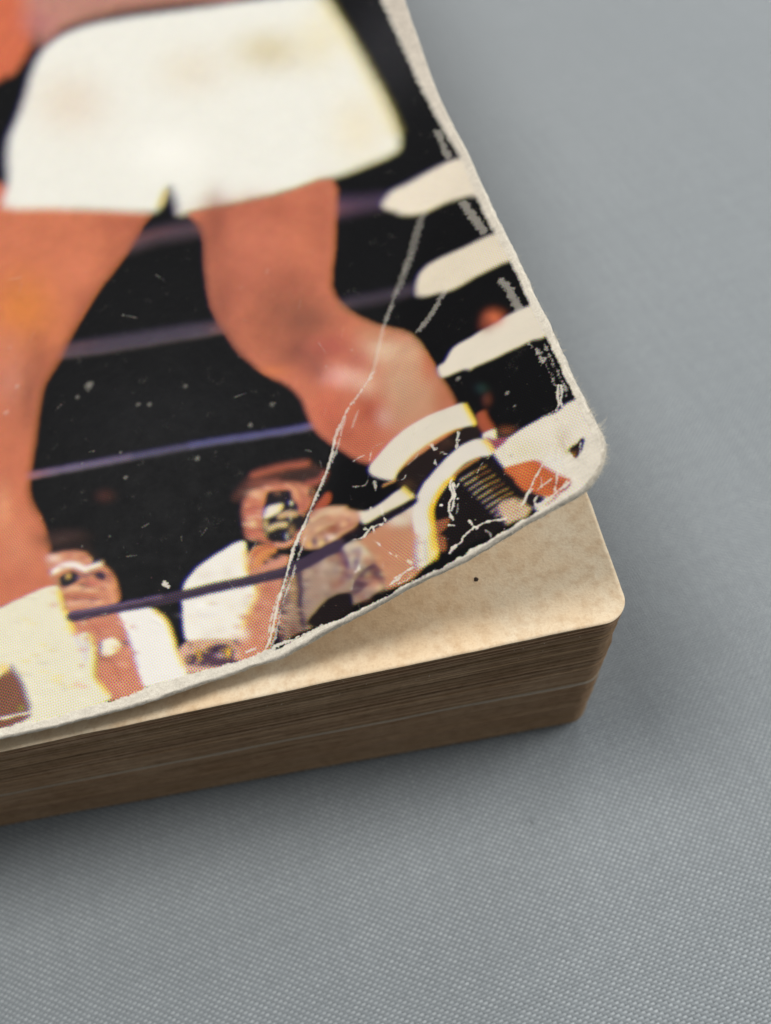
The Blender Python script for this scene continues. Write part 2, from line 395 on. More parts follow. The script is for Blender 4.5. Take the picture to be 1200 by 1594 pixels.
# print layers in sheet millimetres (a = inward from the fore-edge, b = up from the tail): polygon, stroke or soft blob
PRINT = [
 ('b',[[6.81,52.13],[-3.72,-1.5],[1.79,-7.42]],(44,43,46),0,0,0.6,0),
 ('b',[[1.75,55.78],[-3.76,-1.52],[1.78,-6.82]],(46,45,48),0,0,0.7,0),
 ('p',[[33.63,39.61],[32.94,40.98],[30.49,41.25],[25.86,40.19],[25.84,38.62],[30.07,39.4]],(74,62,72),0.5,0.0,1.0,0),
 ('p',[[13.73,35.92],[13.0,37.97],[9.99,37.21],[8.0,36.66],[7.83,35.26],[10.91,35.56]],(70,56,76),0.5,0.0,1.0,0),
 ('p',[[41.48,30.07],[40.86,31.21],[33.87,29.79],[26.16,28.28],[25.58,27.0],[30.85,27.89],[36.56,28.96]],(70,62,74),0.3,0.0,1.0,0),
 ('l',[[41.24,30.11],[36.57,28.91],[30.85,27.89],[25.68,27.09]],(98,86,98),0.25,0.0,0.6,0.329),
 ('p',[[14.97,25.8],[14.61,26.69],[11.82,26.35],[8.35,25.5],[8.06,24.15],[10.95,24.98],[13.25,25.42]],(62,54,64),0.35,0.0,1.0,0),
 ('l',[[45.59,18.72],[38.86,17.79],[33.1,17.06],[28.01,16.41],[21.9,15.49],[19.55,15.29]],(86,80,108),0.16,0.0,1.0,0.586),
 ('l',[[45.58,18.84],[40.61,18.07],[35.96,17.5]],(118,102,124),0.22,0.0,0.7,0.429),
 ('l',[[30.25,16.76],[26.88,16.3],[23.56,15.76],[19.77,15.36]],(92,92,142),0.22,0.0,0.7,0.348),
 ('b',[[32.65,20.31],[-8.3,-2.73],[0.51,-3.67]],(30,30,32),0,0,0.35,0),
 ('p',[[50.95,54.29],[38.09,47.74],[31.1,43.91],[31.9,42.38],[33.69,39.72],[37.63,35.67],[40.08,32.28],[41.5,29.8],[43.12,27.75],[43.84,25.35],[44.42,22.02],[45.18,18.38],[45.23,16.63],[44.84,15.27],[44.39,14.08],[43.76,11.68],[43.67,9.86],[43.43,7.92],[45.46,7.6],[48.27,7.47],[51.67,7.31]],(204,119,86),0.3,0.0,1.0,0),
 ('b',[[44.35,37.14],[-3.93,-1.7],[0.24,-4.58]],(214,128,66),0,0,0.92,1),
 ('b',[[38.82,38.76],[-3.22,-1.4],[0.45,-5.36]],(212,125,92),0,0,0.675,1),
 ('b',[[43.43,29.84],[-1.88,-0.75],[0.26,-4.2]],(160,92,68),0,0,0.7425000000000002,1),
 ('b',[[46.09,28.71],[-1.9,-0.75],[0.16,-3.49]],(198,132,112),0,0,0.675,1),
 ('b',[[33.32,43.02],[-3.84,-1.7],[0.2,-1.78]],(178,98,74),0,0,0.81,1),
 ('b',[[46.53,19.31],[-2.37,-0.84],[0.19,-3.71]],(196,112,84),0,0,0.675,1),
 ('b',[[46.33,11.87],[-2.25,-0.72],[0.2,-3.38]],(208,130,98),0,0,0.92,1),
 ('b',[[47.57,16.5],[-0.94,-0.32],[0.11,-2.41]],(222,150,112),0,0,0.81,1),
 ('m',[[32.11,42.3],[34.01,39.86],[37.88,35.78],[40.4,32.41],[41.88,29.95],[43.56,27.71]],(150,85,64),0.6,0.0,0.4,0.71),
 ('b',[[34.64,40.22],[-1.66,-0.72],[0.33,-3.12]],(176,100,74),0,0,0.675,1),
 ('b',[[40.45,44.58],[-4.68,-2.17],[0.18,-2.5]],(200,116,84),0,0,0.675,1),
 ('b',[[46.28,24.54],[-2.21,-0.83],[0.16,-3.31]],(186,108,80),0,0,0.675,1),
 ('b',[[44.58,26.68],[-0.87,-0.34],[0.19,-3.39]],(150,86,64),0,0,0.675,1),
 ('b',[[44.48,13.63],[-0.79,-0.26],[0.16,-2.31]],(190,110,82),0,0,0.675,1),
 ('b',[[46.55,33.37],[-1.96,-0.82],[0.09,-2.23]],(206,128,96),0,0,0.675,1),
 ('b',[[38.51,34.63],[-1.26,-0.52],[0.26,-2.95]],(170,96,72),0,0,0.675,1),
 ('b',[[46.48,9.32],[-2.21,-0.69],[0.08,-1.32]],(196,112,84),0,0,0.81,1),
 ('p',[[50.29,102.07],[38.73,94.63],[40.41,81.1],[41.71,75.77],[43.5,72.8],[45.16,72.01],[50.67,74.36]],(206,108,76),0.4,0.0,1.0,0),
 ('p',[[40.45,95.74],[11.64,77.26],[16.1,69.77],[21.88,72.24],[30.96,75.74],[37.41,76.39],[40.53,76.28]],(186,132,116),0.6,0.0,1.0,0),
 ('b',[[40.52,79.3],[-2.4,-1.4],[0.17,-2.93]],(190,120,118),0,0,0.6,0),
 ('p',[[45.89,51.48],[45.46,54.78],[45.36,59.16],[44.94,61.8],[43.73,64.52],[42.63,67.61],[41.64,71.09],[40.37,73.59],[37.91,75.01],[34.26,75.04],[28.82,73.39],[19.89,69.99],[13.44,67.83],[8.33,65.6],[7.3,62.09],[6.1,55.08],[5.25,48.01],[5.02,44.22],[5.17,42.39],[6.03,41.35],[8.87,40.9],[12.2,40.57],[18.07,40.51],[23.2,41.09],[27.46,41.88],[27.81,43.14],[27.96,44.95],[28.31,45.9],[28.92,44.94],[29.78,43.58],[31.18,43.78],[35.43,46.01],[40.87,48.8]],(234,231,219),0.35,0.0,1.0,0),
 ('b',[[14.99,59.77],[-3.91,-1.88],[0.63,-3.25]],(214,202,168),0,0,0.92,1),
 ('b',[[37.6,63.38],[-4.36,-2.34],[0.39,-4.98]],(226,212,192),0,0,0.81,1),
 ('b',[[23.52,61.04],[-4.05,-2.11],[0.57,-3.83]],(226,214,190),0,0,0.6075,1),
 ('b',[[8.41,45.51],[-3.03,-1.15],[1.13,-4.69]],(234,222,190),0,0,0.675,1),
 ('b',[[27.91,50.36],[-3.91,-1.83],[0.47,-3.45]],(244,241,230),0,0,0.92,1),
 ('b',[[9.39,59.14],[-2.57,-1.17],[1.0,-4.52]],(232,220,178),0,0,0.54,1),
 ('l',[[7.91,64.2],[6.46,55.04],[5.46,47.73],[5.23,43.95]],(232,214,140),0.5,0.0,0.5,0.674),
 ('l',[[29.45,44.04],[28.74,45.29]],(226,196,90),0.25,0.0,0.7,0.386),
 ('p',[[26.68,41.71],[23.23,40.94],[18.1,40.36],[12.45,40.33],[13.47,35.0],[14.12,32.39],[14.95,29.85],[15.28,28.14],[14.79,26.04],[13.99,24.84],[12.36,22.91],[10.42,20.81],[9.5,18.95],[9.03,16.34],[8.7,14.08],[8.35,12.03],[8.1,10.13],[8.22,7.95],[12.66,7.2],[15.91,9.36],[17.93,12.21],[18.47,12.94],[19.52,14.65],[19.96,16.06],[20.22,18.06],[21.04,19.68],[22.86,21.72],[24.57,24.32],[25.49,27.02],[26.29,30.28],[26.17,34.54],[25.75,37.94],[25.98,39.83]],(198,116,88),0.22,0.0,1.0,0),
 ('b',[[19.07,38.69],[-5.94,-2.23],[0.36,-1.87]],(178,100,76),0,0,0.81,1),
 ('b',[[16.58,32.28],[-2.02,-0.71],[0.89,-4.12]],(202,118,88),0,0,0.92,1),
 ('b',[[23.29,33.21],[-2.35,-0.87],[0.87,-4.88]],(178,102,80),0,0,0.675,1),
 ('b',[[19.45,27.4],[-3.38,-1.14],[0.49,-2.37]],(150,92,70),0,0,0.81,1),
 ('b',[[19.77,22.99],[-2.21,-0.73],[0.39,-1.88]],(138,80,66),0,0,0.8775000000000001,1),
 ('b',[[22.53,25.63],[-2.25,-0.76],[0.55,-2.9]],(172,100,74),0,0,0.675,1),
 ('b',[[16.66,22.3],[-1.85,-0.67],[0.28,-1.26]],(176,92,80),0,0,0.81,1),
 ('b',[[11.72,15.18],[-2.3,-1.87],[0.87,-3.83]],(204,164,132),0,0,0.92,1),
 ('b',[[12.18,19.86],[-1.77,-1.38],[0.34,-1.49]],(222,188,156),0,0,0.92,1),
 ('b',[[10.11,13.11],[-1.26,-1.04],[0.54,-2.24]],(202,154,122),0,0,0.81,1),
 ('b',[[15.97,18.93],[-1.8,-0.9],[0.26,-1.12]],(226,172,152),0,0,0.92,1),
 ('b',[[17.12,18.97],[-0.96,-0.37],[0.19,-0.86]],(230,168,156),0,0,0.81,1),
 ('b',[[18.21,16.21],[-1.27,-0.53],[0.45,-2.03]],(196,104,80),0,0,0.92,1),
 ('b',[[14.89,14.51],[-1.36,-0.97],[0.41,-1.9]],(178,92,70),0,0,0.92,1),
 ('b',[[16.35,11.88],[-1.78,-1.22],[0.28,-1.35]],(190,106,80),0,0,0.92,1),
 ('b',[[13.62,12.86],[-0.82,-0.62],[0.22,-1.01]],(208,160,146),0,0,0.81,1),
 ('b',[[9.01,15.69],[-0.59,-0.51],[0.47,-1.94]],(196,112,82),0,0,0.7425000000000002,1),
 ('b',[[12.25,8.96],[-1.45,-1.09],[0.41,-1.76]],(206,160,128),0,0,0.675,1),
 ('b',[[22.13,21.54],[-1.43,-0.47],[0.12,-0.62]],(206,120,78),0,0,0.81,1),
 ('m',[[25.88,39.62],[25.63,37.89],[25.99,34.47],[26.12,30.21],[25.31,26.96],[24.4,24.26]],(130,78,62),0.5,0.0,0.45,0.598),
 ('m',[[14.89,26.14],[13.98,24.9],[12.34,22.98],[10.4,20.88]],(176,120,80),0.4,0.0,0.5,0.516),
 ('b',[[24.5,39.22],[-1.46,-0.59],[0.62,-3.76]],(150,84,66),0,0,0.81,1),
 ('b',[[25.37,30.23],[-1.28,-0.47],[0.69,-4.07]],(150,86,68),0,0,0.675,1),
 ('b',[[14.64,35.42],[-1.29,-0.46],[0.94,-4.25]],(176,100,76),0,0,0.675,1),
 ('b',[[19.47,30.31],[-3.44,-1.19],[0.55,-2.71]],(160,92,72),0,0,0.7425000000000002,1),
 ('b',[[20.98,35.43],[-2.13,-0.8],[0.81,-4.29]],(198,116,90),0,0,0.675,1),
 ('b',[[18.6,25.7],[-2.79,-0.93],[0.33,-1.56]],(132,80,64),0,0,0.81,1),
 ('b',[[20.98,25.81],[-1.69,-0.57],[0.52,-2.59]],(164,96,74),0,0,0.54,1),
 ('b',[[18.45,20.88],[-1.2,-0.4],[0.35,-1.6]],(150,86,72),0,0,0.81,1),
 ('b',[[12.57,22.04],[-1.58,-1.04],[0.19,-0.8]],(196,140,104),0,0,0.675,1),
 ('b',[[14.79,20.22],[-1.06,-0.53],[0.21,-0.89]],(190,112,96),0,0,0.675,1),
 ('b',[[11.55,12.02],[-1.95,-1.54],[0.34,-1.48]],(196,150,118),0,0,0.675,1),
 ('b',[[8.82,11.3],[-0.66,-0.54],[0.4,-1.57]],(178,110,80),0,0,0.675,1),
 ('b',[[17.66,14.01],[-1.26,-0.69],[0.26,-1.21]],(176,92,70),0,0,0.81,1),
 ('b',[[14.26,10.44],[-1.12,-0.81],[0.23,-1.1]],(196,120,92),0,0,0.54,1),
 ('b',[[17.64,17.97],[-0.75,-0.28],[0.33,-1.45]],(206,118,90),0,0,0.675,1),
 ('b',[[14.59,17.25],[-0.95,-0.62],[0.23,-1.03]],(228,186,160),0,0,0.675,1),
 ('b',[[10.18,17.89],[-1.01,-0.86],[0.41,-1.75]],(214,172,138),0,0,0.675,1),
 ('p',[[8.55,35.53],[7.45,36.72],[5.75,37.13],[3.22,37.66],[0.84,37.47],[-0.8,35.51],[-0.04,30.91],[1.07,31.68],[3.2,32.77],[5.26,33.04],[7.02,33.85],[7.63,34.51]],(232,220,198),0.25,0.0,1.0,0),
 ('p',[[8.04,24.75],[7.5,25.9],[6.53,26.49],[4.99,26.32],[3.14,25.74],[1.09,25.16],[-0.51,24.03],[-0.14,20.85],[0.85,21.02],[2.89,21.54],[5.16,21.85],[6.67,22.69],[8.06,23.62]],(228,216,192),0.2,0.0,1.0,0),
 ('p',[[8.43,14.59],[7.82,14.72],[6.77,15.59],[5.16,15.48],[2.8,15.31],[0.6,14.84],[-0.18,13.93],[-0.15,11.48],[0.34,10.88],[1.09,11.29],[1.64,11.45],[3.36,11.81],[5.25,12.24],[5.85,12.38],[6.16,12.39],[6.67,12.85],[8.32,13.36]],(230,220,200),0.12,0.0,1.0,0),
 ('b',[[3.1,15.94],[-0.68,-0.67],[0.23,-0.81]],(202,106,72),0,0,1.0,0),
 ('b',[[3.83,15.61],[-0.5,-0.48],[0.2,-0.72]],(160,80,60),0,0,0.5,0),
 ('p',[[6.89,7.77],[6.17,7.72],[6.15,6.81],[6.0,5.75],[6.54,5.45],[6.91,6.37]],(168,86,60),0.16,0.0,1.0,0),
 ('b',[[5.74,8.61],[-0.33,-0.28],[0.17,-0.59]],(96,52,42),0,0,0.8,0),
 ('b',[[5.21,4.83],[-0.56,-0.46],[0.11,-0.37]],(128,74,48),0,0,0.8,0),
 ('b',[[5.83,9.93],[-0.45,-0.39],[0.13,-0.48]],(40,62,60),0,0,0.6,0),
 ('p',[[6.95,5.59],[6.36,5.76],[5.91,5.45],[6.01,4.5],[5.42,4.11],[4.37,4.15],[3.18,4.12],[2.37,4.0],[1.62,3.74],[0.67,3.88],[-0.9,3.04],[-2.15,-1.91],[-0.39,-6.59],[3.57,-5.51],[5.2,-2.87],[5.46,0.52],[6.23,1.94],[6.54,3.26]],(228,219,200),0.07,0.05,1.0,0),
 ('b',[[4.57,2.37],[-1.2,-0.96],[0.26,-0.86]],(222,212,180),0,0,0.7,0),
 ('b',[[1.98,1.15],[-0.38,-0.31],[0.33,-1.0]],(206,190,164),0,0,0.7,0),
 ('b',[[2.91,-0.2],[-0.76,-0.6],[0.21,-0.65]],(226,222,212),0,0,0.6,0),
 ('p',[[6.77,5.33],[6.27,4.82],[5.52,4.35],[5.46,3.96],[6.38,3.8],[6.59,4.3]],(150,80,92),0.12,0.0,1.0,0),
 ('p',[[17.78,5.6],[17.01,5.22],[15.76,5.12],[13.83,5.36],[13.13,3.94],[15.13,4.12],[16.59,4.14],[17.42,4.2],[17.72,4.86]],(226,216,196),0.07,0.0,1.0,0),
 ('p',[[18.34,2.72],[16.78,3.23],[15.33,3.21],[13.29,3.24],[12.63,3.48],[12.79,1.11],[13.96,-2.2],[16.51,-2.33],[16.98,-1.75],[17.21,-0.89],[17.44,0.96]],(198,142,108),0.12,0.0,1.0,0),
 ('b',[[14.7,2.8],[-1.14,-0.75],[0.13,-0.59]],(218,206,186),0,0,0.95,0),
 ('b',[[13.55,2.96],[-0.78,-0.52],[0.16,-0.69]],(224,212,190),0,0,0.9,0),
 ('b',[[16.28,1.13],[-0.71,-0.44],[0.24,-1.15]],(192,126,94),0,0,0.6,0),
 ('p',[[13.11,3.81],[12.12,4.77],[9.95,4.64],[10.26,3.44],[11.87,2.5],[12.29,0.77],[12.19,-0.8],[12.5,-1.66],[13.25,-2.02],[14.21,-2.05],[14.21,-1.0],[13.87,0.28]],(228,220,200),0.1,0.0,1.0,0),
 ('l',[[13.79,0.22],[14.13,-1.06],[14.34,-1.76]],(170,140,170),0.15,0.0,0.7,0.318),
 ('l',[[11.85,2.38],[12.06,1.62],[12.3,0.13],[12.36,-1.11],[12.71,-1.94]],(236,196,60),0.1,0.0,0.8,0.32),
 ('l',[[12.54,0.94],[12.73,-0.45],[13.12,-1.89]],(236,212,110),0.12,0.0,0.7,0.371),
 ('l',[[13.19,-0.16],[13.46,-1.68]],(196,186,190),0.12,0.0,0.7,0.209),
 ('l',[[13.1,3.63],[14.23,3.58],[15.35,3.62],[16.69,3.63],[17.64,3.65],[18.58,3.66],[19.98,3.59],[21.38,3.48],[22.64,3.53]],(30,25,33),0.1,0.0,1.0,0.643),
 ('p',[[16.09,8.85],[15.92,8.14],[15.3,7.43],[14.36,6.56],[13.75,7.08],[12.5,7.65],[10.85,7.91],[9.41,7.85],[8.28,7.58],[7.19,7.07],[7.21,8.07],[7.41,9.54],[8.27,9.94],[9.98,10.45],[11.82,10.63],[13.53,10.37],[14.95,9.71],[15.82,9.26]],(226,217,198),0.06,0.0,1.0,0),
 ('p',[[14.22,6.37],[13.26,7.03],[11.95,7.39],[10.1,7.49],[8.35,7.33],[7.18,6.88],[7.07,5.59],[8.12,5.97],[9.26,6.12],[10.53,5.77],[11.79,4.98],[12.91,3.81],[13.19,3.87],[13.34,4.52],[13.76,5.37]],(36,28,27),0.07,0.0,1.0,0),
 ('b',[[9.63,6.98],[-0.6,-0.46],[0.09,-0.37]],(74,50,40),0,0,0.6,0),
 ('b',[[13.39,5.39],[-0.52,-0.36],[0.11,-0.49]],(84,60,44),0,0,0.6,0),
 ('b',[[10.18,6.67],[-0.4,-0.3],[0.09,-0.37]],(62,40,34),0,0,0.6,0),
 ('l',[[13.75,7.08],[12.51,7.63],[10.86,7.86],[9.42,7.8],[8.3,7.5]],(214,160,70),0.08,0.0,0.7,0.179),
 ('l',[[7.39,9.37],[7.26,8.11],[7.19,7.07]],(240,206,70),0.06,0.0,0.8,0.293),
 ('l',[[13.77,5.31],[13.37,4.4],[13.19,3.87]],(238,214,110),0.08,0.0,0.8,0.345),
 ('l',[[15.23,6.59],[14.74,6.54],[14.26,6.45]],(216,160,110),0.08,0.0,0.9,0.18),
 ('p',[[13.11,3.62],[11.98,4.63],[10.47,5.44],[8.86,5.93],[7.63,5.74],[6.88,5.19],[6.53,3.91],[6.96,3.63],[7.57,4.0],[8.41,4.2],[9.15,4.13],[10.18,3.68],[11.26,3.04],[12.06,2.0],[12.33,0.43],[13.58,0.22],[13.69,2.14]],(226,218,204),0.07,0.0,1.0,0),
 ('l',[[6.9,5.1],[6.68,4.48],[6.55,3.82]],(240,200,70),0.07,0.0,0.8,0.274),
 ('p',[[12.0,1.73],[11.78,2.32],[11.14,2.81],[10.46,3.27],[10.0,3.51],[9.52,3.83],[8.7,3.91],[7.75,3.92],[7.04,3.67],[6.66,3.13],[6.35,2.33],[6.36,1.77],[5.95,0.64],[5.57,-0.28],[5.27,-1.21],[5.53,-1.36],[6.01,-1.28],[6.53,-1.08],[7.14,-0.91],[7.63,-1.09],[7.6,-1.72],[7.23,-2.23],[7.28,-2.62],[8.64,-2.55],[10.24,-2.42],[11.7,-2.24],[12.02,-1.7],[11.75,-0.93],[12.03,-0.14],[12.18,0.85]],(27,22,23),0.06,0.05,1.0,0),
 ('p',[[12.18,0.85],[11.51,0.68],[11.02,0.44],[11.46,-0.07],[11.98,-0.26],[11.72,-0.78],[11.89,-1.78],[12.36,-1.49],[12.42,-0.14]],(150,92,66),0.09,0.05,1.0,0),
 ('l',[[9.89,3.62],[9.51,3.87],[8.68,3.97],[7.74,3.97]],(214,150,90),0.08,0.0,0.8,0.221),
 ('l',[[9.98,3.59],[10.64,3.5],[11.24,3.06],[11.87,2.47],[12.21,1.87],[12.28,0.92]],(240,196,50),0.06,0.0,0.95,0.386),
 ('l',[[12.34,0.69],[12.46,-0.3],[12.59,-1.17]],(238,200,70),0.08,0.0,0.8,0.424),
 ('p',[[7.55,-0.8],[7.06,-0.62],[6.41,-0.91],[5.97,-1.39],[5.44,-1.52],[5.32,-2.04],[5.97,-2.78],[6.76,-2.56],[7.26,-2.55],[7.46,-1.99],[7.49,-1.36]],(206,180,150),0.12,0.08,1.0,0),
 ('l',[[9.41,3.04],[8.93,3.05],[8.46,3.05]],(206,190,166),0.07,0.03,0.72,0.153),
 ('l',[[8.54,3.05],[8.0,3.03],[7.48,2.94]],(186,142,78),0.07,0.03,0.62,0.13),
 ('l',[[9.2,2.45],[8.73,2.47],[8.26,2.47]],(214,192,150),0.07,0.03,0.72,0.151),
 ('l',[[8.34,2.47],[7.8,2.45],[7.29,2.37]],(150,100,64),0.07,0.03,0.62,0.128),
 ('l',[[8.99,1.88],[8.52,1.89],[8.06,1.89]],(190,168,160),0.07,0.03,0.72,0.149),
 ('l',[[8.14,1.89],[7.61,1.87],[7.1,1.79]],(196,158,96),0.07,0.03,0.62,0.127),
 ('l',[[8.79,1.31],[8.33,1.33],[7.87,1.33]],(206,190,166),0.07,0.03,0.72,0.148),
 ('l',[[7.94,1.33],[7.42,1.31],[6.91,1.23]],(186,142,78),0.07,0.03,0.62,0.126),
 ('l',[[8.59,0.75],[8.13,0.77],[7.68,0.77]],(214,192,150),0.07,0.03,0.72,0.146),
 ('l',[[7.75,0.77],[7.23,0.75],[6.73,0.67]],(150,100,64),0.07,0.03,0.62,0.124),
 ('l',[[8.39,0.2],[7.94,0.21],[7.49,0.21]],(190,168,160),0.07,0.03,0.72,0.144),
 ('l',[[7.56,0.21],[7.04,0.2],[6.54,0.13]],(196,158,96),0.07,0.03,0.62,0.123),
 ('l',[[8.2,-0.35],[7.75,-0.33],[7.3,-0.33]],(206,190,166),0.07,0.03,0.72,0.143),
 ('l',[[7.37,-0.33],[6.86,-0.34],[6.37,-0.42]],(186,142,78),0.07,0.03,0.62,0.121),
 ('l',[[8.01,-0.89],[7.56,-0.87],[7.11,-0.87]],(214,192,150),0.07,0.03,0.72,0.141),
 ('l',[[7.19,-0.87],[6.68,-0.88],[6.19,-0.95]],(150,100,64),0.07,0.03,0.62,0.12),
 ('l',[[7.82,-1.42],[7.37,-1.4],[6.93,-1.4]],(190,168,160),0.07,0.03,0.72,0.14),
 ('l',[[7.01,-1.4],[6.5,-1.41],[6.01,-1.48]],(196,158,96),0.07,0.03,0.62,0.119),
 ('l',[[7.63,-1.95],[7.19,-1.93],[6.75,-1.92]],(206,190,166),0.07,0.03,0.72,0.138),
 ('l',[[6.83,-1.92],[6.32,-1.93],[5.84,-2.0]],(186,142,78),0.07,0.03,0.62,0.117),
 ('b',[[7.59,-0.86],[-0.14,-0.1],[0.03,-0.11]],(150,110,90),0,0,0.7,1),
 ('b',[[9.8,2.15],[-0.17,-0.12],[0.03,-0.1]],(60,44,60),0,0,0.7,1),
 ('b',[[9.43,1.87],[-0.11,-0.08],[0.02,-0.09]],(150,110,90),0,0,0.7,1),
 ('b',[[9.15,0.29],[-0.12,-0.08],[0.02,-0.07]],(30,24,28),0,0,0.7,1),
 ('b',[[9.62,0.27],[-0.1,-0.07],[0.03,-0.1]],(60,44,60),0,0,0.7,1),
 ('b',[[9.94,-0.41],[-0.08,-0.06],[0.03,-0.1]],(60,44,60),0,0,0.7,1),
 ('b',[[6.01,0.34],[-0.15,-0.11],[0.03,-0.09]],(60,44,60),0,0,0.7,1),
 ('b',[[9.72,-0.54],[-0.1,-0.07],[0.03,-0.11]],(30,24,28),0,0,0.7,1),
 ('b',[[8.49,1.77],[-0.1,-0.07],[0.02,-0.07]],(96,64,110),0,0,0.7,1),
 ('b',[[8.9,-0.33],[-0.13,-0.09],[0.03,-0.09]],(206,176,110),0,0,0.7,1),
 ('b',[[9.51,2.53],[-0.11,-0.08],[0.03,-0.1]],(60,44,60),0,0,0.7,1),
 ('b',[[8.13,-0.29],[-0.09,-0.06],[0.03,-0.11]],(96,64,110),0,0,0.7,1),
 ('b',[[5.79,-0.19],[-0.11,-0.08],[0.03,-0.09]],(30,24,28),0,0,0.7,1),
 ('b',[[8.47,0.6],[-0.08,-0.06],[0.02,-0.06]],(60,44,60),0,0,0.7,1),
 ('b',[[7.84,-1.76],[-0.09,-0.06],[0.02,-0.07]],(30,24,28),0,0,0.7,1),
 ('b',[[8.29,1.66],[-0.13,-0.09],[0.03,-0.11]],(96,64,110),0,0,0.7,1),
 ('b',[[7.77,-0.93],[-0.11,-0.08],[0.02,-0.07]],(30,24,28),0,0,0.7,1),
 ('b',[[5.46,0.97],[-0.1,-0.08],[0.03,-0.09]],(60,44,60),0,0,0.7,1),
 ('b',[[8.99,-0.81],[-0.13,-0.09],[0.02,-0.08]],(206,176,110),0,0,0.7,1),
 ('b',[[8.99,-0.18],[-0.13,-0.09],[0.03,-0.1]],(206,176,110),0,0,0.7,1),
 ('b',[[5.34,0.51],[-0.08,-0.06],[0.03,-0.11]],(150,110,90),0,0,0.7,1),
 ('b',[[5.47,1.3],[-0.14,-0.1],[0.02,-0.08]],(206,176,110),0,0,0.7,1),
 ('b',[[7.9,1.02],[-0.09,-0.06],[0.03,-0.11]],(96,64,110),0,0,0.7,1),
 ('b',[[6.35,0.35],[-0.1,-0.07],[0.03,-0.11]],(150,110,90),0,0,0.7,1),
 ('b',[[6.13,-1.33],[-0.14,-0.1],[0.02,-0.06]],(30,24,28),0,0,0.7,1),
 ('b',[[7.8,2.91],[-0.12,-0.09],[0.02,-0.07]],(150,110,90),0,0,0.7,1),
 ('b',[[6.98,-1.37],[-0.42,-0.3],[0.11,-0.36]],(206,170,140),0,0,0.5,0),
 ('b',[[7.63,-1.09],[-0.25,-0.17],[0.08,-0.29]],(120,90,120),0,0,0.6,0),
 ('p',[[6.26,1.82],[5.16,1.51],[4.02,0.88],[3.74,0.24],[3.41,-0.53],[2.97,-1.37],[2.43,-2.09],[3.18,-2.5],[4.1,-2.4],[4.59,-1.95],[5.33,-1.2],[5.71,-0.32],[5.92,0.66]],(198,106,62),0.08,0.04,1.0,0),
 ('b',[[3.43,-1.82],[-0.5,-0.38],[0.13,-0.4]],(150,70,56),0,0,0.7,0),
 ('b',[[5.22,0.76],[-0.54,-0.41],[0.15,-0.51]],(214,124,74),0,0,0.6,0),
 ('p',[[5.73,-0.91],[5.27,-1.01],[4.69,-1.77],[4.52,-2.35],[5.36,-2.36],[5.71,-1.92]],(36,28,32),0.07,0.04,1.0,0),
 ('l',[[4.53,-2.77],[3.69,-2.61],[2.51,-2.32]],(150,70,50),0.06,0.1,0.9,0.118),
 ('p',[[0.82,0.53],[0.82,0.08],[1.11,-0.41],[1.52,-0.77],[1.83,-0.69],[1.95,-0.18],[1.95,0.28],[1.36,0.38]],(60,40,32),0.05,0.08,1.0,0),
 ('p',[[0.82,0.53],[0.82,0.08],[1.29,-0.1],[1.89,0.21],[1.36,0.38]],(26,22,22),0.04,0.06,1.0,0),
 ('b',[[1.85,-0.38],[-0.17,-0.14],[0.08,-0.23]],(190,140,50),0,0,0.7,0),
 ('b',[[5.54,2.53],[-0.07,-0.05],[0.02,-0.07]],(50,35,35),0,0,1.0,0),
 ('b',[[1.85,3.16],[-0.05,-0.04],[0.02,-0.06]],(130,60,50),0,0,0.9,0),
 ('p',[[27.62,11.07],[27.07,11.59],[26.21,12.22],[25.27,12.73],[23.96,12.77],[22.67,12.68],[21.33,12.39],[20.78,11.89],[20.16,11.24],[19.74,10.54],[19.97,9.9],[20.89,9.58],[21.64,9.57],[23.06,10.76],[24.82,11.2],[26.33,11.07],[26.8,10.53],[27.41,10.72]],(82,48,40),0.34,0.0,1.0,0),
 ('l',[[25.61,12.43],[24.77,12.43],[23.65,12.43],[22.37,12.33],[21.1,12.11]],(196,106,82),0.3,0.0,0.8,0.338),
 ('p',[[23.45,11.57],[22.49,11.72],[21.2,11.64],[20.18,11.15],[20.11,10.59],[20.82,10.37],[22.13,10.75]],(58,38,34),0.2,0.0,1.0,0),
 ('l',[[26.01,11.76],[24.94,11.54],[23.88,11.31]],(176,100,82),0.3,0.0,0.6,0.28),
 ('l',[[21.31,10.26],[20.38,10.19],[19.83,10.58]],(176,92,78),0.25,0.0,0.8,0.461),
 ('l',[[26.85,11.23],[25.98,11.95]],(80,48,42),0.3,0.0,0.7,0.393),
 ('p',[[26.97,10.1],[26.48,10.73],[25.77,11.1],[24.26,11.23],[22.85,10.89],[21.67,10.29],[21.15,9.68],[21.15,8.77],[21.77,8.01],[22.4,7.67],[23.14,5.8],[24.1,5.59],[25.27,6.08],[26.23,6.75],[27.09,7.47],[27.15,8.62]],(196,120,94),0.24,0.0,1.0,0),
 ('b',[[22.33,5.52],[-0.21,-0.1],[0.03,-0.14]],(160,86,72),0,0,0.5,1),
 ('b',[[23.24,7.31],[-0.26,-0.09],[0.04,-0.2]],(236,196,160),0,0,0.5,1),
 ('b',[[26.98,8.43],[-0.4,-0.12],[0.04,-0.2]],(236,196,160),0,0,0.5,1),
 ('b',[[21.99,7.47],[-0.29,-0.12],[0.03,-0.16]],(226,170,140),0,0,0.5,1),
 ('b',[[22.23,8.5],[-0.38,-0.15],[0.05,-0.24]],(186,104,90),0,0,0.5,1),
 ('b',[[22.28,7.68],[-0.31,-0.13],[0.03,-0.16]],(226,170,140),0,0,0.5,1),
 ('b',[[25.77,10.61],[-0.3,-0.09],[0.03,-0.17]],(236,196,160),0,0,0.5,1),
 ('b',[[23.1,9.74],[-0.38,-0.13],[0.05,-0.23]],(236,196,160),0,0,0.5,1),
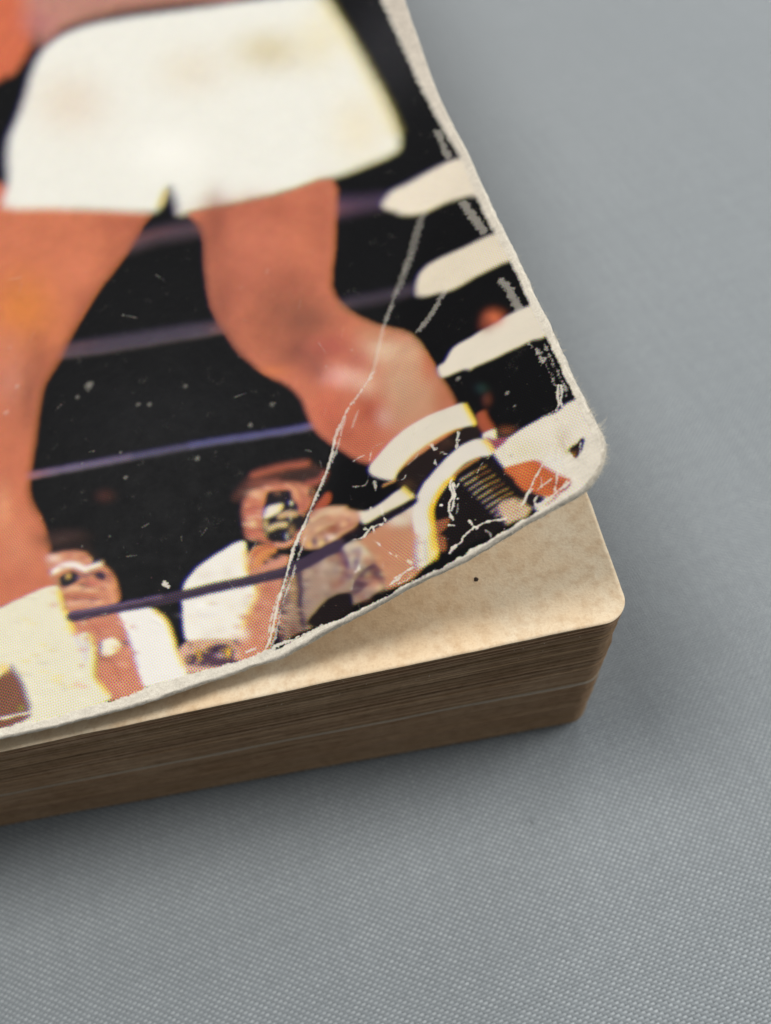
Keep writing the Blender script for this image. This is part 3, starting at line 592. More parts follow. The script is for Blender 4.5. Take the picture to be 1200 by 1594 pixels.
 ('b',[[22.42,6.52],[-0.35,-0.15],[0.03,-0.17]],(186,104,90),0,0,0.5,1),
 ('b',[[26.37,7.9],[-0.34,-0.1],[0.03,-0.18]],(236,196,160),0,0,0.5,1),
 ('b',[[25.47,9.99],[-0.3,-0.09],[0.04,-0.19]],(216,140,100),0,0,0.5,1),
 ('b',[[23.43,8.47],[-0.38,-0.13],[0.03,-0.17]],(236,196,160),0,0,0.5,1),
 ('b',[[23.13,8.2],[-0.24,-0.09],[0.03,-0.17]],(160,86,72),0,0,0.5,1),
 ('b',[[22.44,7.28],[-0.35,-0.14],[0.04,-0.19]],(216,140,100),0,0,0.5,1),
 ('b',[[22.1,6.68],[-0.3,-0.13],[0.04,-0.19]],(236,196,160),0,0,0.5,1),
 ('b',[[23.69,9.27],[-0.24,-0.08],[0.04,-0.19]],(236,196,160),0,0,0.5,1),
 ('b',[[22.57,6.47],[-0.26,-0.11],[0.03,-0.13]],(160,86,72),0,0,0.5,1),
 ('b',[[21.3,9.49],[-0.31,-0.13],[0.03,-0.14]],(236,196,160),0,0,0.5,1),
 ('b',[[26.13,7.23],[-0.22,-0.07],[0.04,-0.19]],(216,140,100),0,0,0.5,1),
 ('b',[[25.44,10.32],[-0.38,-0.11],[0.03,-0.18]],(226,170,140),0,0,0.5,1),
 ('b',[[26.59,9.91],[-0.25,-0.07],[0.02,-0.13]],(226,170,140),0,0,0.5,1),
 ('b',[[21.44,9.97],[-0.34,-0.13],[0.03,-0.13]],(216,140,100),0,0,0.5,1),
 ('b',[[26.71,7.11],[-0.34,-0.1],[0.03,-0.19]],(226,170,140),0,0,0.5,1),
 ('b',[[24.52,10.89],[-0.4,-0.12],[0.03,-0.15]],(226,170,140),0,0,0.5,1),
 ('b',[[27.37,7.29],[-0.32,-0.09],[0.04,-0.21]],(216,140,100),0,0,0.5,1),
 ('b',[[24.77,11.03],[-0.29,-0.09],[0.04,-0.23]],(226,170,140),0,0,0.5,1),
 ('b',[[22.44,6.57],[-0.37,-0.16],[0.04,-0.22]],(186,104,90),0,0,0.5,1),
 ('b',[[21.49,9.63],[-0.33,-0.13],[0.05,-0.24]],(226,170,140),0,0,0.5,1),
 ('b',[[24.96,6.87],[-0.22,-0.07],[0.04,-0.19]],(186,104,90),0,0,0.5,1),
 ('b',[[24.24,9.37],[-0.37,-0.12],[0.03,-0.17]],(216,140,100),0,0,0.5,1),
 ('b',[[23.69,8.73],[-0.2,-0.07],[0.04,-0.2]],(160,86,72),0,0,0.5,1),
 ('b',[[23.19,9.41],[-0.22,-0.07],[0.03,-0.15]],(186,104,90),0,0,0.5,1),
 ('b',[[23.62,8.26],[-0.39,-0.13],[0.05,-0.24]],(160,86,72),0,0,0.5,1),
 ('b',[[25.72,9.23],[-0.25,-0.08],[0.04,-0.2]],(236,196,160),0,0,0.5,1),
 ('b',[[25.65,10.77],[-0.78,-0.24],[0.07,-0.37]],(226,176,138),0,0,0.8,0),
 ('b',[[22.29,10.01],[-0.52,-0.18],[0.1,-0.46]],(216,150,112),0,0,0.7,0),
 ('b',[[26.47,8.32],[-0.34,-0.1],[0.07,-0.36]],(232,200,160),0,0,0.8,0),
 ('b',[[26.2,9.29],[-0.52,-0.16],[0.09,-0.45]],(196,112,92),0,0,0.6,0),
 ('b',[[26.62,7.52],[-0.51,-0.15],[0.08,-0.44]],(198,110,90),0,0,0.6,0),
 ('b',[[21.29,9.44],[-0.26,-0.11],[0.1,-0.47]],(60,40,38),0,0,0.9,0),
 ('b',[[21.95,8.49],[-0.26,-0.1],[0.09,-0.46]],(206,120,96),0,0,0.6,0),
 ('p',[[25.07,9.91],[24.76,10.6],[24.03,10.52],[23.14,10.34],[22.85,10.0],[22.8,9.29],[22.55,8.71],[22.62,7.95],[22.23,7.6],[22.5,6.72],[23.2,6.41],[23.69,5.82],[24.74,6.0],[25.46,6.51],[25.71,7.06],[25.72,8.0],[25.39,9.24]],(32,26,30),0.1,0.0,1.0,0),
 ('b',[[23.99,10.26],[-0.31,-0.1],[0.04,-0.2]],(120,80,66),0,0,0.8,0),
 ('p',[[25.33,9.03],[24.81,9.35],[23.9,9.31],[23.78,9.03],[24.23,8.59],[24.99,8.45],[25.44,8.49]],(232,220,200),0.1,0.0,1.0,0),
 ('b',[[25.25,9.0],[-0.17,-0.05],[0.05,-0.27]],(170,150,190),0,0,0.7,0),
 ('b',[[23.97,8.99],[-0.19,-0.06],[0.03,-0.16]],(236,200,110),0,0,0.8,0),
 ('l',[[24.11,8.27],[23.56,8.28],[22.88,8.04]],(214,176,130),0.14,0.0,0.9,0.494),
 ('l',[[25.18,7.46],[24.53,7.54],[23.91,7.44]],(222,196,150),0.14,0.0,0.9,0.435),
 ('b',[[25.46,7.92],[-0.24,-0.07],[0.09,-0.45]],(216,186,130),0,0,0.8,0),
 ('b',[[25.61,7.12],[-0.17,-0.05],[0.05,-0.27]],(180,150,110),0,0,0.7,0),
 ('b',[[23.03,9.08],[-0.14,-0.05],[0.04,-0.2]],(226,220,214),0,0,1.0,0),
 ('b',[[23.32,7.91],[-0.07,-0.02],[0.07,-0.36]],(216,204,196),0,0,0.9,0),
 ('b',[[23.47,6.7],[-0.26,-0.1],[0.09,-0.45]],(170,130,90),0,0,0.8,0),
 ('b',[[23.94,6.39],[-0.14,-0.05],[0.05,-0.27]],(190,190,200),0,0,0.8,0),
 ('b',[[22.72,8.38],[-0.14,-0.05],[0.07,-0.37]],(70,56,84),0,0,0.6,0),
 ('b',[[24.71,6.65],[-0.43,-0.14],[0.07,-0.35]],(24,24,26),0,0,0.8,0),
 ('l',[[24.93,5.97],[24.25,5.74],[23.69,5.82]],(222,160,130),0.14,0.0,0.9,0.379),
 ('p',[[21.22,7.98],[20.76,8.38],[20.1,8.8],[19.75,8.62],[19.78,8.0],[20.35,7.56],[21.31,7.51]],(170,82,58),0.14,0.0,1.0,0),
 ('p',[[21.64,7.64],[21.01,7.69],[20.0,7.46],[18.74,6.77],[18.41,6.23],[17.78,5.6],[17.72,4.86],[18.22,4.47],[18.98,4.36],[19.96,4.26],[20.93,4.24],[21.85,4.4],[22.95,5.14],[22.72,6.34],[21.99,6.9]],(208,160,126),0.12,0.0,1.0,0),
 ('l',[[22.03,6.7],[21.13,7.07],[20.09,6.99],[18.99,6.59]],(232,206,170),0.12,0.0,0.8,0.297),
 ('l',[[22.15,6.09],[21.35,6.49],[20.5,6.52]],(160,96,76),0.12,0.0,0.8,0.23),
 ('l',[[22.09,6.4],[21.4,6.75],[20.65,6.88]],(180,116,90),0.12,0.0,0.8,0.173),
 ('b',[[19.97,5.41],[-0.77,-0.46],[0.1,-0.52]],(150,82,58),0,0,0.85,0),
 ('b',[[18.83,5.19],[-0.67,-0.41],[0.12,-0.62]],(200,130,110),0,0,0.7,0),
 ('b',[[21.03,5.42],[-0.58,-0.32],[0.06,-0.31]],(150,90,70),0,0,0.6,0),
 ('b',[[21.28,4.66],[-0.29,-0.16],[0.05,-0.27]],(232,216,160),0,0,0.9,0),
 ('b',[[20.32,4.64],[-0.48,-0.28],[0.05,-0.27]],(226,206,196),0,0,0.8,0),
 ('b',[[21.83,5.05],[-0.29,-0.15],[0.08,-0.41]],(80,56,84),0,0,0.8,0),
 ('b',[[20.85,4.65],[-0.14,-0.07],[0.05,-0.25]],(70,50,76),0,0,0.8,0),
 ('b',[[22.27,4.94],[-0.15,-0.07],[0.04,-0.2]],(232,190,80),0,0,0.8,0),
 ('l',[[21.79,6.87],[21.01,7.17],[20.17,7.15]],(120,66,54),0.08,0.0,0.75,0.127),
 ('l',[[21.71,6.99],[20.92,7.29],[20.08,7.26]],(236,204,168),0.1,0.0,0.7,0.139),
 ('l',[[22.07,6.5],[21.18,6.81],[20.34,6.83]],(120,66,54),0.08,0.0,0.75,0.126),
 ('l',[[21.99,6.61],[21.1,6.92],[20.25,6.95]],(236,204,168),0.1,0.0,0.7,0.138),
 ('l',[[22.38,5.97],[21.48,6.34],[20.54,6.31]],(120,66,54),0.08,0.0,0.75,0.126),
 ('l',[[22.3,6.09],[21.4,6.45],[20.46,6.42]],(236,204,168),0.1,0.0,0.7,0.138),
 ('l',[[21.62,5.62],[20.85,5.79],[20.13,5.67]],(120,66,54),0.08,0.0,0.75,0.129),
 ('l',[[21.54,5.73],[20.77,5.9],[20.04,5.79]],(236,204,168),0.1,0.0,0.7,0.141),
 ('l',[[20.62,5.32],[19.83,4.98],[18.91,4.78],[18.06,4.72]],(150,84,70),0.1,0.0,0.6,0.178),
 ('l',[[19.75,6.56],[18.96,6.21],[18.25,5.42]],(226,186,156),0.14,0.0,0.7,0.3),
 ('l',[[21.24,4.3],[20.19,4.17],[19.12,4.22],[18.26,4.26]],(90,56,62),0.1,0.0,0.7,0.177),
 ('l',[[26.69,9.63],[26.04,9.63],[25.56,9.29]],(160,84,74),0.14,0.0,0.7,0.22),
 ('l',[[26.73,8.88],[26.01,8.85],[25.7,8.57]],(232,190,160),0.12,0.0,0.7,0.164),
 ('l',[[26.85,7.78],[26.21,7.77],[25.82,7.47]],(150,78,70),0.12,0.0,0.7,0.184),
 ('l',[[22.54,10.59],[22.12,9.95],[21.92,9.08],[22.16,8.37]],(160,92,74),0.14,0.0,0.6,0.191),
 ('l',[[23.06,10.76],[22.62,10.22],[22.42,9.36]],(232,176,136),0.14,0.0,0.6,0.223),
 ('p',[[24.1,2.87],[22.68,3.28],[21.27,3.53],[19.79,3.48],[18.57,3.2],[17.97,2.5],[17.4,1.16],[17.34,0.47],[17.21,-0.89],[17.0,-1.84],[18.44,-2.05],[20.46,-1.96],[22.54,-2.07],[24.82,-1.35]],(168,142,124),0.12,0.0,1.0,0),
 ('p',[[19.81,3.37],[18.47,3.14],[17.89,2.34],[17.39,0.71],[18.26,0.47],[19.35,0.68],[19.57,1.79]],(204,188,168),0.14,0.0,1.0,0),
 ('l',[[20.15,3.24],[19.82,2.15],[19.81,1.05],[20.23,0.43]],(150,84,70),0.25,0.0,0.7,0.684),
 ('l',[[19.67,2.96],[19.51,1.53],[19.5,0.45]],(90,60,96),0.2,0.0,0.8,0.458),
 ('l',[[18.44,2.22],[18.68,1.49],[19.02,0.81]],(120,90,120),0.25,0.0,0.7,0.57),
 ('b',[[21.33,2.57],[-0.68,-0.38],[0.12,-0.7]],(200,176,156),0,0,0.7,0),
 ('b',[[21.96,1.39],[-0.77,-0.42],[0.1,-0.59]],(176,140,120),0,0,0.5,0),
 ('b',[[20.86,0.46],[-0.38,-0.21],[0.09,-0.49]],(160,90,66),0,0,0.6,0),
 ('p',[[17.34,0.47],[16.83,-1.0],[16.98,-1.75],[17.64,-1.05],[18.48,-1.2],[19.32,-1.35],[19.59,-0.57],[18.85,0.07],[18.16,0.42]],(92,64,74),0.16,0.0,1.0,0),
 ('b',[[17.68,-1.24],[-0.63,-0.36],[0.09,-0.47]],(196,130,104),0,0,0.8,0),
 ('b',[[17.38,-1.73],[-0.44,-0.26],[0.06,-0.28]],(226,196,160),0,0,0.7,0),
 ('b',[[18.3,-0.25],[-0.46,-0.27],[0.11,-0.57]],(60,44,60),0,0,0.7,0),
 ('b',[[18.79,-1.75],[-0.54,-0.31],[0.07,-0.37]],(150,100,90),0,0,0.7,0),
 ('p',[[23.7,-1.48],[22.76,-0.83],[21.52,-0.34],[20.39,-0.43],[19.73,-0.75],[19.5,-1.46],[19.7,-2.27],[20.85,-2.46],[22.61,-2.45]],(32,25,26),0.14,0.06,1.0,0),
 ('b',[[20.48,1.61],[-0.24,-0.14],[0.04,-0.24]],(112,84,104),0,0,0.6,1),
 ('b',[[21.32,1.65],[-0.34,-0.19],[0.03,-0.17]],(150,96,76),0,0,0.6,1),
 ('b',[[19.33,-0.72],[-0.24,-0.14],[0.05,-0.24]],(130,110,112),0,0,0.6,1),
 ('b',[[20.57,2.65],[-0.22,-0.13],[0.03,-0.15]],(150,96,76),0,0,0.6,1),
 ('b',[[23.19,1.57],[-0.38,-0.19],[0.04,-0.24]],(86,58,70),0,0,0.6,1),
 ('b',[[21.96,3.14],[-0.38,-0.2],[0.04,-0.25]],(86,58,70),0,0,0.6,1),
 ('b',[[17.81,-0.05],[-0.27,-0.16],[0.03,-0.13]],(130,110,112),0,0,0.6,1),
 ('b',[[18.35,-1.96],[-0.21,-0.12],[0.03,-0.17]],(206,186,166),0,0,0.6,1),
 ('b',[[22.37,3.3],[-0.37,-0.19],[0.04,-0.24]],(150,96,76),0,0,0.6,1),
 ('b',[[23.61,1.42],[-0.25,-0.12],[0.04,-0.24]],(86,58,70),0,0,0.6,1),
 ('b',[[23.05,4.35],[-0.32,-0.15],[0.03,-0.13]],(112,84,104),0,0,0.6,1),
 ('b',[[19.94,0.52],[-0.25,-0.14],[0.02,-0.14]],(196,160,140),0,0,0.6,1),
 ('b',[[19.19,2.21],[-0.33,-0.19],[0.03,-0.15]],(150,96,76),0,0,0.6,1),
 ('b',[[18.65,2.15],[-0.26,-0.16],[0.04,-0.22]],(196,160,140),0,0,0.6,1),
 ('b',[[19.07,-0.91],[-0.32,-0.18],[0.02,-0.13]],(130,110,112),0,0,0.6,1),
 ('b',[[21.26,-0.47],[-0.24,-0.13],[0.03,-0.19]],(130,110,112),0,0,0.6,1),
 ('b',[[21.31,0.64],[-0.34,-0.19],[0.04,-0.23]],(112,84,104),0,0,0.6,1),
 ('b',[[17.83,1.33],[-0.38,-0.23],[0.03,-0.18]],(196,160,140),0,0,0.6,1),
 ('b',[[21.32,-0.81],[-0.33,-0.18],[0.02,-0.13]],(150,96,76),0,0,0.6,1),
 ('b',[[21.36,1.81],[-0.26,-0.14],[0.03,-0.19]],(86,58,70),0,0,0.6,1),
 ('b',[[18.31,0.67],[-0.26,-0.15],[0.04,-0.19]],(112,84,104),0,0,0.6,1),
 ('b',[[23.49,1.28],[-0.38,-0.19],[0.03,-0.19]],(130,110,112),0,0,0.6,1),
 ('b',[[18.74,-0.3],[-0.22,-0.12],[0.04,-0.21]],(112,84,104),0,0,0.6,1),
 ('b',[[17.51,-0.25],[-0.27,-0.16],[0.05,-0.23]],(86,58,70),0,0,0.6,1),
 ('b',[[22.42,3.06],[-0.36,-0.19],[0.04,-0.25]],(112,84,104),0,0,0.6,1),
 ('b',[[23.47,0.38],[-0.25,-0.13],[0.04,-0.25]],(112,84,104),0,0,0.6,1),
 ('b',[[19.32,2.69],[-0.22,-0.13],[0.03,-0.16]],(206,186,166),0,0,0.6,1),
 ('b',[[21.24,3.78],[-0.38,-0.21],[0.03,-0.17]],(206,186,166),0,0,0.6,1),
 ('b',[[19.69,2.3],[-0.23,-0.13],[0.04,-0.21]],(130,110,112),0,0,0.6,1),
 ('b',[[22.65,2.56],[-0.24,-0.12],[0.04,-0.2]],(206,186,166),0,0,0.6,1),
 ('b',[[20.05,-0.66],[-0.34,-0.19],[0.03,-0.16]],(150,96,76),0,0,0.6,1),
 ('b',[[18.08,-0.35],[-0.22,-0.13],[0.03,-0.13]],(150,96,76),0,0,0.6,1),
 ('b',[[22.87,0.89],[-0.39,-0.2],[0.03,-0.15]],(196,160,140),0,0,0.6,1),
 ('b',[[17.96,0.96],[-0.3,-0.18],[0.04,-0.2]],(150,96,76),0,0,0.6,1),
 ('b',[[20.79,2.75],[-0.31,-0.18],[0.05,-0.26]],(150,96,76),0,0,0.6,1),
 ('b',[[23.14,1.72],[-0.34,-0.17],[0.04,-0.21]],(206,186,166),0,0,0.6,1),
 ('b',[[20.1,0.68],[-0.32,-0.18],[0.04,-0.25]],(112,84,104),0,0,0.6,1),
 ('b',[[18.16,-0.67],[-0.39,-0.23],[0.03,-0.13]],(196,160,140),0,0,0.6,1),
 ('b',[[18.7,1.88],[-0.35,-0.21],[0.04,-0.19]],(206,186,166),0,0,0.6,1),
 ('b',[[18.22,-1.35],[-0.33,-0.19],[0.02,-0.13]],(196,160,140),0,0,0.6,1),
 ('b',[[17.87,0.77],[-0.37,-0.22],[0.04,-0.22]],(150,96,76),0,0,0.6,1),
 ('b',[[20.18,2.06],[-0.34,-0.2],[0.03,-0.14]],(112,84,104),0,0,0.6,1),
 ('b',[[19.2,0.72],[-0.22,-0.13],[0.03,-0.15]],(150,96,76),0,0,0.6,1),
 ('b',[[18.49,1.85],[-0.21,-0.13],[0.04,-0.21]],(150,96,76),0,0,0.6,1),
 ('b',[[19.76,2.88],[-0.37,-0.22],[0.03,-0.18]],(86,58,70),0,0,0.6,1),
 ('b',[[23.72,0.6],[-0.34,-0.17],[0.04,-0.25]],(206,186,166),0,0,0.6,1),
 ('b',[[18.03,1.46],[-0.27,-0.16],[0.03,-0.16]],(196,160,140),0,0,0.6,1),
 ('b',[[22.04,3.2],[-0.24,-0.12],[0.03,-0.15]],(130,110,112),0,0,0.6,1),
 ('b',[[17.42,-0.17],[-0.35,-0.2],[0.04,-0.18]],(150,96,76),0,0,0.6,1),
 ('b',[[22.47,0.33],[-0.23,-0.12],[0.02,-0.13]],(150,96,76),0,0,0.6,1),
 ('b',[[18.86,2.4],[-0.26,-0.16],[0.04,-0.21]],(112,84,104),0,0,0.6,1),
 ('b',[[20.17,1.22],[-0.4,-0.23],[0.03,-0.19]],(86,58,70),0,0,0.6,1),
 ('b',[[19.49,1.78],[-0.22,-0.13],[0.03,-0.17]],(86,58,70),0,0,0.6,1),
 ('b',[[22.95,3.82],[-0.28,-0.14],[0.05,-0.26]],(206,186,166),0,0,0.6,1),
 ('b',[[18.1,-2.09],[-0.38,-0.21],[0.05,-0.24]],(112,84,104),0,0,0.6,1),
 ('b',[[23.21,2.74],[-0.3,-0.14],[0.03,-0.17]],(150,96,76),0,0,0.6,1),
 ('b',[[21.55,0.01],[-0.29,-0.16],[0.03,-0.15]],(86,58,70),0,0,0.6,1),
 ('b',[[21.55,1.76],[-0.41,-0.23],[0.03,-0.19]],(206,186,166),0,0,0.6,1),
 ('b',[[22.21,2.42],[-0.28,-0.15],[0.03,-0.15]],(150,96,76),0,0,0.6,1),
 ('b',[[23.04,3.75],[-0.29,-0.14],[0.05,-0.25]],(130,110,112),0,0,0.6,1),
 ('b',[[23.26,0.27],[-0.42,-0.21],[0.03,-0.2]],(130,110,112),0,0,0.6,1),
 ('b',[[18.71,1.36],[-0.32,-0.19],[0.03,-0.17]],(112,84,104),0,0,0.6,1),
 ('b',[[19.27,0.68],[-0.25,-0.15],[0.04,-0.22]],(150,96,76),0,0,0.6,1),
 ('b',[[20.31,1.08],[-0.21,-0.12],[0.04,-0.25]],(196,160,140),0,0,0.6,1),
 ('b',[[22.61,4.5],[-0.4,-0.19],[0.03,-0.14]],(196,160,140),0,0,0.6,1),
 ('b',[[21.55,0.68],[-0.32,-0.17],[0.04,-0.23]],(206,186,166),0,0,0.6,1),
 ('b',[[19.37,0.86],[-0.39,-0.23],[0.04,-0.19]],(196,160,140),0,0,0.6,1),
 ('b',[[20.19,1.52],[-0.41,-0.23],[0.03,-0.16]],(206,186,166),0,0,0.6,1),
 ('b',[[20.18,-0.57],[-0.37,-0.2],[0.03,-0.15]],(196,160,140),0,0,0.6,1),
 ('b',[[23.52,1.75],[-0.22,-0.1],[0.03,-0.19]],(130,110,112),0,0,0.6,1),
 ('b',[[15.62,0.53],[-0.31,-0.19],[0.03,-0.15]],(196,136,110),0,0,0.5,1),
 ('b',[[14.64,-1.17],[-0.22,-0.13],[0.04,-0.18]],(222,190,150),0,0,0.5,1),
 ('b',[[18.5,-0.32],[-0.35,-0.2],[0.03,-0.17]],(196,136,110),0,0,0.5,1),
 ('b',[[14.43,-1.06],[-0.26,-0.16],[0.04,-0.16]],(222,190,150),0,0,0.5,1),
 ('b',[[16.41,-0.26],[-0.32,-0.2],[0.03,-0.14]],(176,112,84),0,0,0.5,1),
 ('b',[[13.93,-1.41],[-0.19,-0.12],[0.03,-0.12]],(176,112,84),0,0,0.5,1),
 ('b',[[17.88,-0.48],[-0.31,-0.18],[0.04,-0.22]],(176,112,84),0,0,0.5,1),
 ('b',[[16.97,0.76],[-0.29,-0.17],[0.03,-0.14]],(222,190,150),0,0,0.5,1),
 ('b',[[14.06,0.92],[-0.23,-0.15],[0.04,-0.18]],(214,160,120),0,0,0.5,1),
 ('b',[[18.16,2.74],[-0.33,-0.2],[0.03,-0.14]],(214,160,120),0,0,0.5,1),
 ('b',[[17.8,1.17],[-0.28,-0.17],[0.04,-0.21]],(214,160,120),0,0,0.5,1),
 ('b',[[14.12,-2.06],[-0.27,-0.16],[0.05,-0.24]],(176,112,84),0,0,0.5,1),
 ('b',[[13.86,-0.58],[-0.26,-0.17],[0.04,-0.15]],(222,190,150),0,0,0.5,1),
 ('b',[[17.79,1.39],[-0.38,-0.23],[0.03,-0.16]],(222,190,150),0,0,0.5,1),
 ('b',[[17.8,0.76],[-0.37,-0.22],[0.04,-0.23]],(196,136,110),0,0,0.5,1),
 ('b',[[14.56,0.38],[-0.23,-0.15],[0.04,-0.19]],(214,160,120),0,0,0.5,1),
 ('b',[[16.68,1.74],[-0.22,-0.13],[0.04,-0.19]],(176,112,84),0,0,0.5,1),
 ('b',[[16.89,-0.86],[-0.33,-0.19],[0.03,-0.15]],(222,190,150),0,0,0.5,1),
 ('b',[[16.02,-0.08],[-0.21,-0.13],[0.04,-0.19]],(196,136,110),0,0,0.5,1),
 ('b',[[13.79,0.85],[-0.29,-0.19],[0.04,-0.17]],(196,136,110),0,0,0.5,1),
 ('b',[[15.76,1.95],[-0.28,-0.18],[0.05,-0.25]],(196,136,110),0,0,0.5,1),
 ('b',[[14.83,-2.1],[-0.27,-0.16],[0.03,-0.13]],(222,190,150),0,0,0.5,1),
 ('b',[[17.67,3.45],[-0.3,-0.19],[0.05,-0.27]],(196,136,110),0,0,0.5,1),
 ('b',[[18.11,-0.11],[-0.36,-0.21],[0.05,-0.24]],(222,190,150),0,0,0.5,1),
 ('b',[[15.33,-1.93],[-0.32,-0.19],[0.04,-0.17]],(176,112,84),0,0,0.5,1),
 ('b',[[14.72,0.5],[-0.2,-0.12],[0.03,-0.15]],(196,136,110),0,0,0.5,1),
 ('b',[[18.03,3.62],[-0.27,-0.17],[0.05,-0.25]],(176,112,84),0,0,0.5,1),
 ('b',[[15.36,-1.86],[-0.2,-0.12],[0.05,-0.23]],(214,160,120),0,0,0.5,1),
 ('b',[[13.55,-0.05],[-0.31,-0.2],[0.03,-0.14]],(196,136,110),0,0,0.5,1),
 ('b',[[13.75,0.54],[-0.25,-0.16],[0.03,-0.13]],(176,112,84),0,0,0.5,1),
 ('b',[[16.82,-1.47],[-0.33,-0.19],[0.03,-0.16]],(196,136,110),0,0,0.5,1),
 ('b',[[14.56,-1.69],[-0.34,-0.21],[0.05,-0.21]],(196,136,110),0,0,0.5,1),
 ('b',[[15.3,-0.29],[-0.24,-0.15],[0.04,-0.17]],(214,160,120),0,0,0.5,1),
 ('b',[[17.54,0.8],[-0.38,-0.23],[0.05,-0.24]],(176,112,84),0,0,0.5,1),
 ('b',[[18.07,2.06],[-0.22,-0.13],[0.03,-0.14]],(222,190,150),0,0,0.5,1),
 ('b',[[16.63,1.18],[-0.24,-0.15],[0.05,-0.22]],(196,136,110),0,0,0.5,1),
 ('b',[[15.1,-0.17],[-0.29,-0.18],[0.03,-0.16]],(196,136,110),0,0,0.5,1),
 ('b',[[15.22,0.68],[-0.25,-0.15],[0.05,-0.24]],(196,136,110),0,0,0.5,1),
 ('b',[[15.21,2.02],[-0.3,-0.19],[0.04,-0.18]],(196,136,110),0,0,0.5,1),
 ('b',[[13.76,0.67],[-0.3,-0.19],[0.04,-0.18]],(214,160,120),0,0,0.5,1),
 ('b',[[20.22,5.23],[-0.32,-0.18],[0.03,-0.16]],(160,96,74),0,0,0.55,1),
 ('b',[[21.33,5.99],[-0.27,-0.14],[0.04,-0.19]],(226,190,150),0,0,0.55,1),
 ('b',[[20.0,6.56],[-0.25,-0.14],[0.04,-0.2]],(226,190,150),0,0,0.55,1),
 ('b',[[19.52,5.39],[-0.24,-0.14],[0.03,-0.19]],(160,96,74),0,0,0.55,1),
 ('b',[[19.65,3.97],[-0.17,-0.1],[0.02,-0.11]],(160,96,74),0,0,0.55,1),
 ('b',[[19.72,4.19],[-0.22,-0.13],[0.03,-0.17]],(160,96,74),0,0,0.55,1),
 ('b',[[19.98,4.82],[-0.25,-0.14],[0.03,-0.18]],(120,72,70),0,0,0.55,1),
 ('b',[[19.27,5.21],[-0.25,-0.15],[0.04,-0.21]],(226,190,150),0,0,0.55,1),
 ('b',[[18.99,5.36],[-0.2,-0.12],[0.03,-0.14]],(226,190,150),0,0,0.55,1),
 ('b',[[19.49,6.38],[-0.18,-0.11],[0.03,-0.14]],(226,190,150),0,0,0.55,1),
 ('b',[[18.26,3.08],[-0.16,-0.1],[0.02,-0.12]],(226,190,150),0,0,0.55,1),
 ('b',[[20.39,3.89],[-0.23,-0.13],[0.02,-0.11]],(160,96,74),0,0,0.55,1),
 ('b',[[18.67,5.32],[-0.18,-0.11],[0.03,-0.14]],(120,72,70),0,0,0.55,1),
 ('b',[[18.66,5.85],[-0.2,-0.13],[0.02,-0.12]],(226,190,150),0,0,0.55,1),
 ('b',[[20.13,5.43],[-0.28,-0.16],[0.02,-0.13]],(160,96,74),0,0,0.55,1),
 ('b',[[18.1,3.24],[-0.23,-0.14],[0.03,-0.14]],(120,72,70),0,0,0.55,1),
 ('b',[[20.15,6.39],[-0.21,-0.12],[0.04,-0.21]],(206,140,110),0,0,0.55,1),
 ('b',[[17.59,5.53],[-0.19,-0.12],[0.04,-0.21]],(226,190,150),0,0,0.55,1),
 ('b',[[21.7,7.4],[-0.23,-0.1],[0.02,-0.1]],(206,140,110),0,0,0.55,1),
 ('b',[[18.52,4.82],[-0.17,-0.11],[0.02,-0.13]],(160,96,74),0,0,0.55,1),
 ('b',[[21.95,6.77],[-0.26,-0.12],[0.02,-0.12]],(120,72,70),0,0,0.55,1),
 ('b',[[18.36,5.6],[-0.23,-0.14],[0.03,-0.17]],(206,140,110),0,0,0.55,1),
 ('b',[[18.45,3.29],[-0.2,-0.12],[0.02,-0.12]],(160,96,74),0,0,0.55,1),
 ('b',[[19.13,5.18],[-0.24,-0.15],[0.02,-0.11]],(226,190,150),0,0,0.55,1),
 ('b',[[21.38,7.61],[-0.32,-0.15],[0.03,-0.13]],(120,72,70),0,0,0.55,1),
 ('b',[[21.2,4.87],[-0.26,-0.14],[0.03,-0.13]],(160,96,74),0,0,0.55,1),
 ('b',[[18.45,2.76],[-0.18,-0.11],[0.03,-0.15]],(226,190,150),0,0,0.55,1),
 ('b',[[21.16,4.53],[-0.2,-0.11],[0.02,-0.11]],(206,140,110),0,0,0.55,1),
 ('b',[[20.21,6.3],[-0.17,-0.1],[0.03,-0.14]],(160,96,74),0,0,0.55,1),
 ('b',[[21.49,7.33],[-0.23,-0.11],[0.03,-0.14]],(160,96,74),0,0,0.55,1),
 ('p',[[28.11,4.57],[27.44,4.6],[25.77,5.12],[24.56,4.95],[24.12,4.31],[24.94,2.98],[25.55,0.91],[26.17,-0.66],[26.84,-1.95],[27.59,-3.08],[28.71,-3.1],[29.51,-2.63],[29.79,-1.17],[29.1,-0.31],[28.31,1.07],[27.43,2.24],[27.23,3.3]],(202,140,112),0.1,0.0,1.0,0),
 ('b',[[28.17,-0.6],[-0.83,-0.28],[0.14,-0.82]],(202,126,96),0,0,0.6,0),
 ('b',[[27.99,0.98],[-0.52,-0.17],[0.11,-0.62]],(214,158,100),0,0,0.6,0),
 ('b',[[26.09,2.25],[-0.53,-0.19],[0.16,-0.85]],(190,108,88),0,0,0.6,0),
 ('p',[[24.98,2.76],[24.27,3.54],[23.66,3.05],[23.93,0.18],[24.1,-1.6],[24.97,-1.87],[25.91,-1.9],[25.77,-0.37]],(150,122,104),0.12,0.0,1.0,0),
 ('l',[[23.58,2.89],[23.74,1.28],[24.0,-0.25],[23.88,-1.71]],(58,40,60),0.2,0.0,0.9,0.502),
 ('l',[[25.37,0.61],[25.49,-0.72],[25.88,-1.69]],(70,46,60),0.2,0.0,0.85,0.489),
 ('l',[[24.14,2.66],[24.36,1.1]],(190,150,90),0.2,0.0,0.7,0.276),
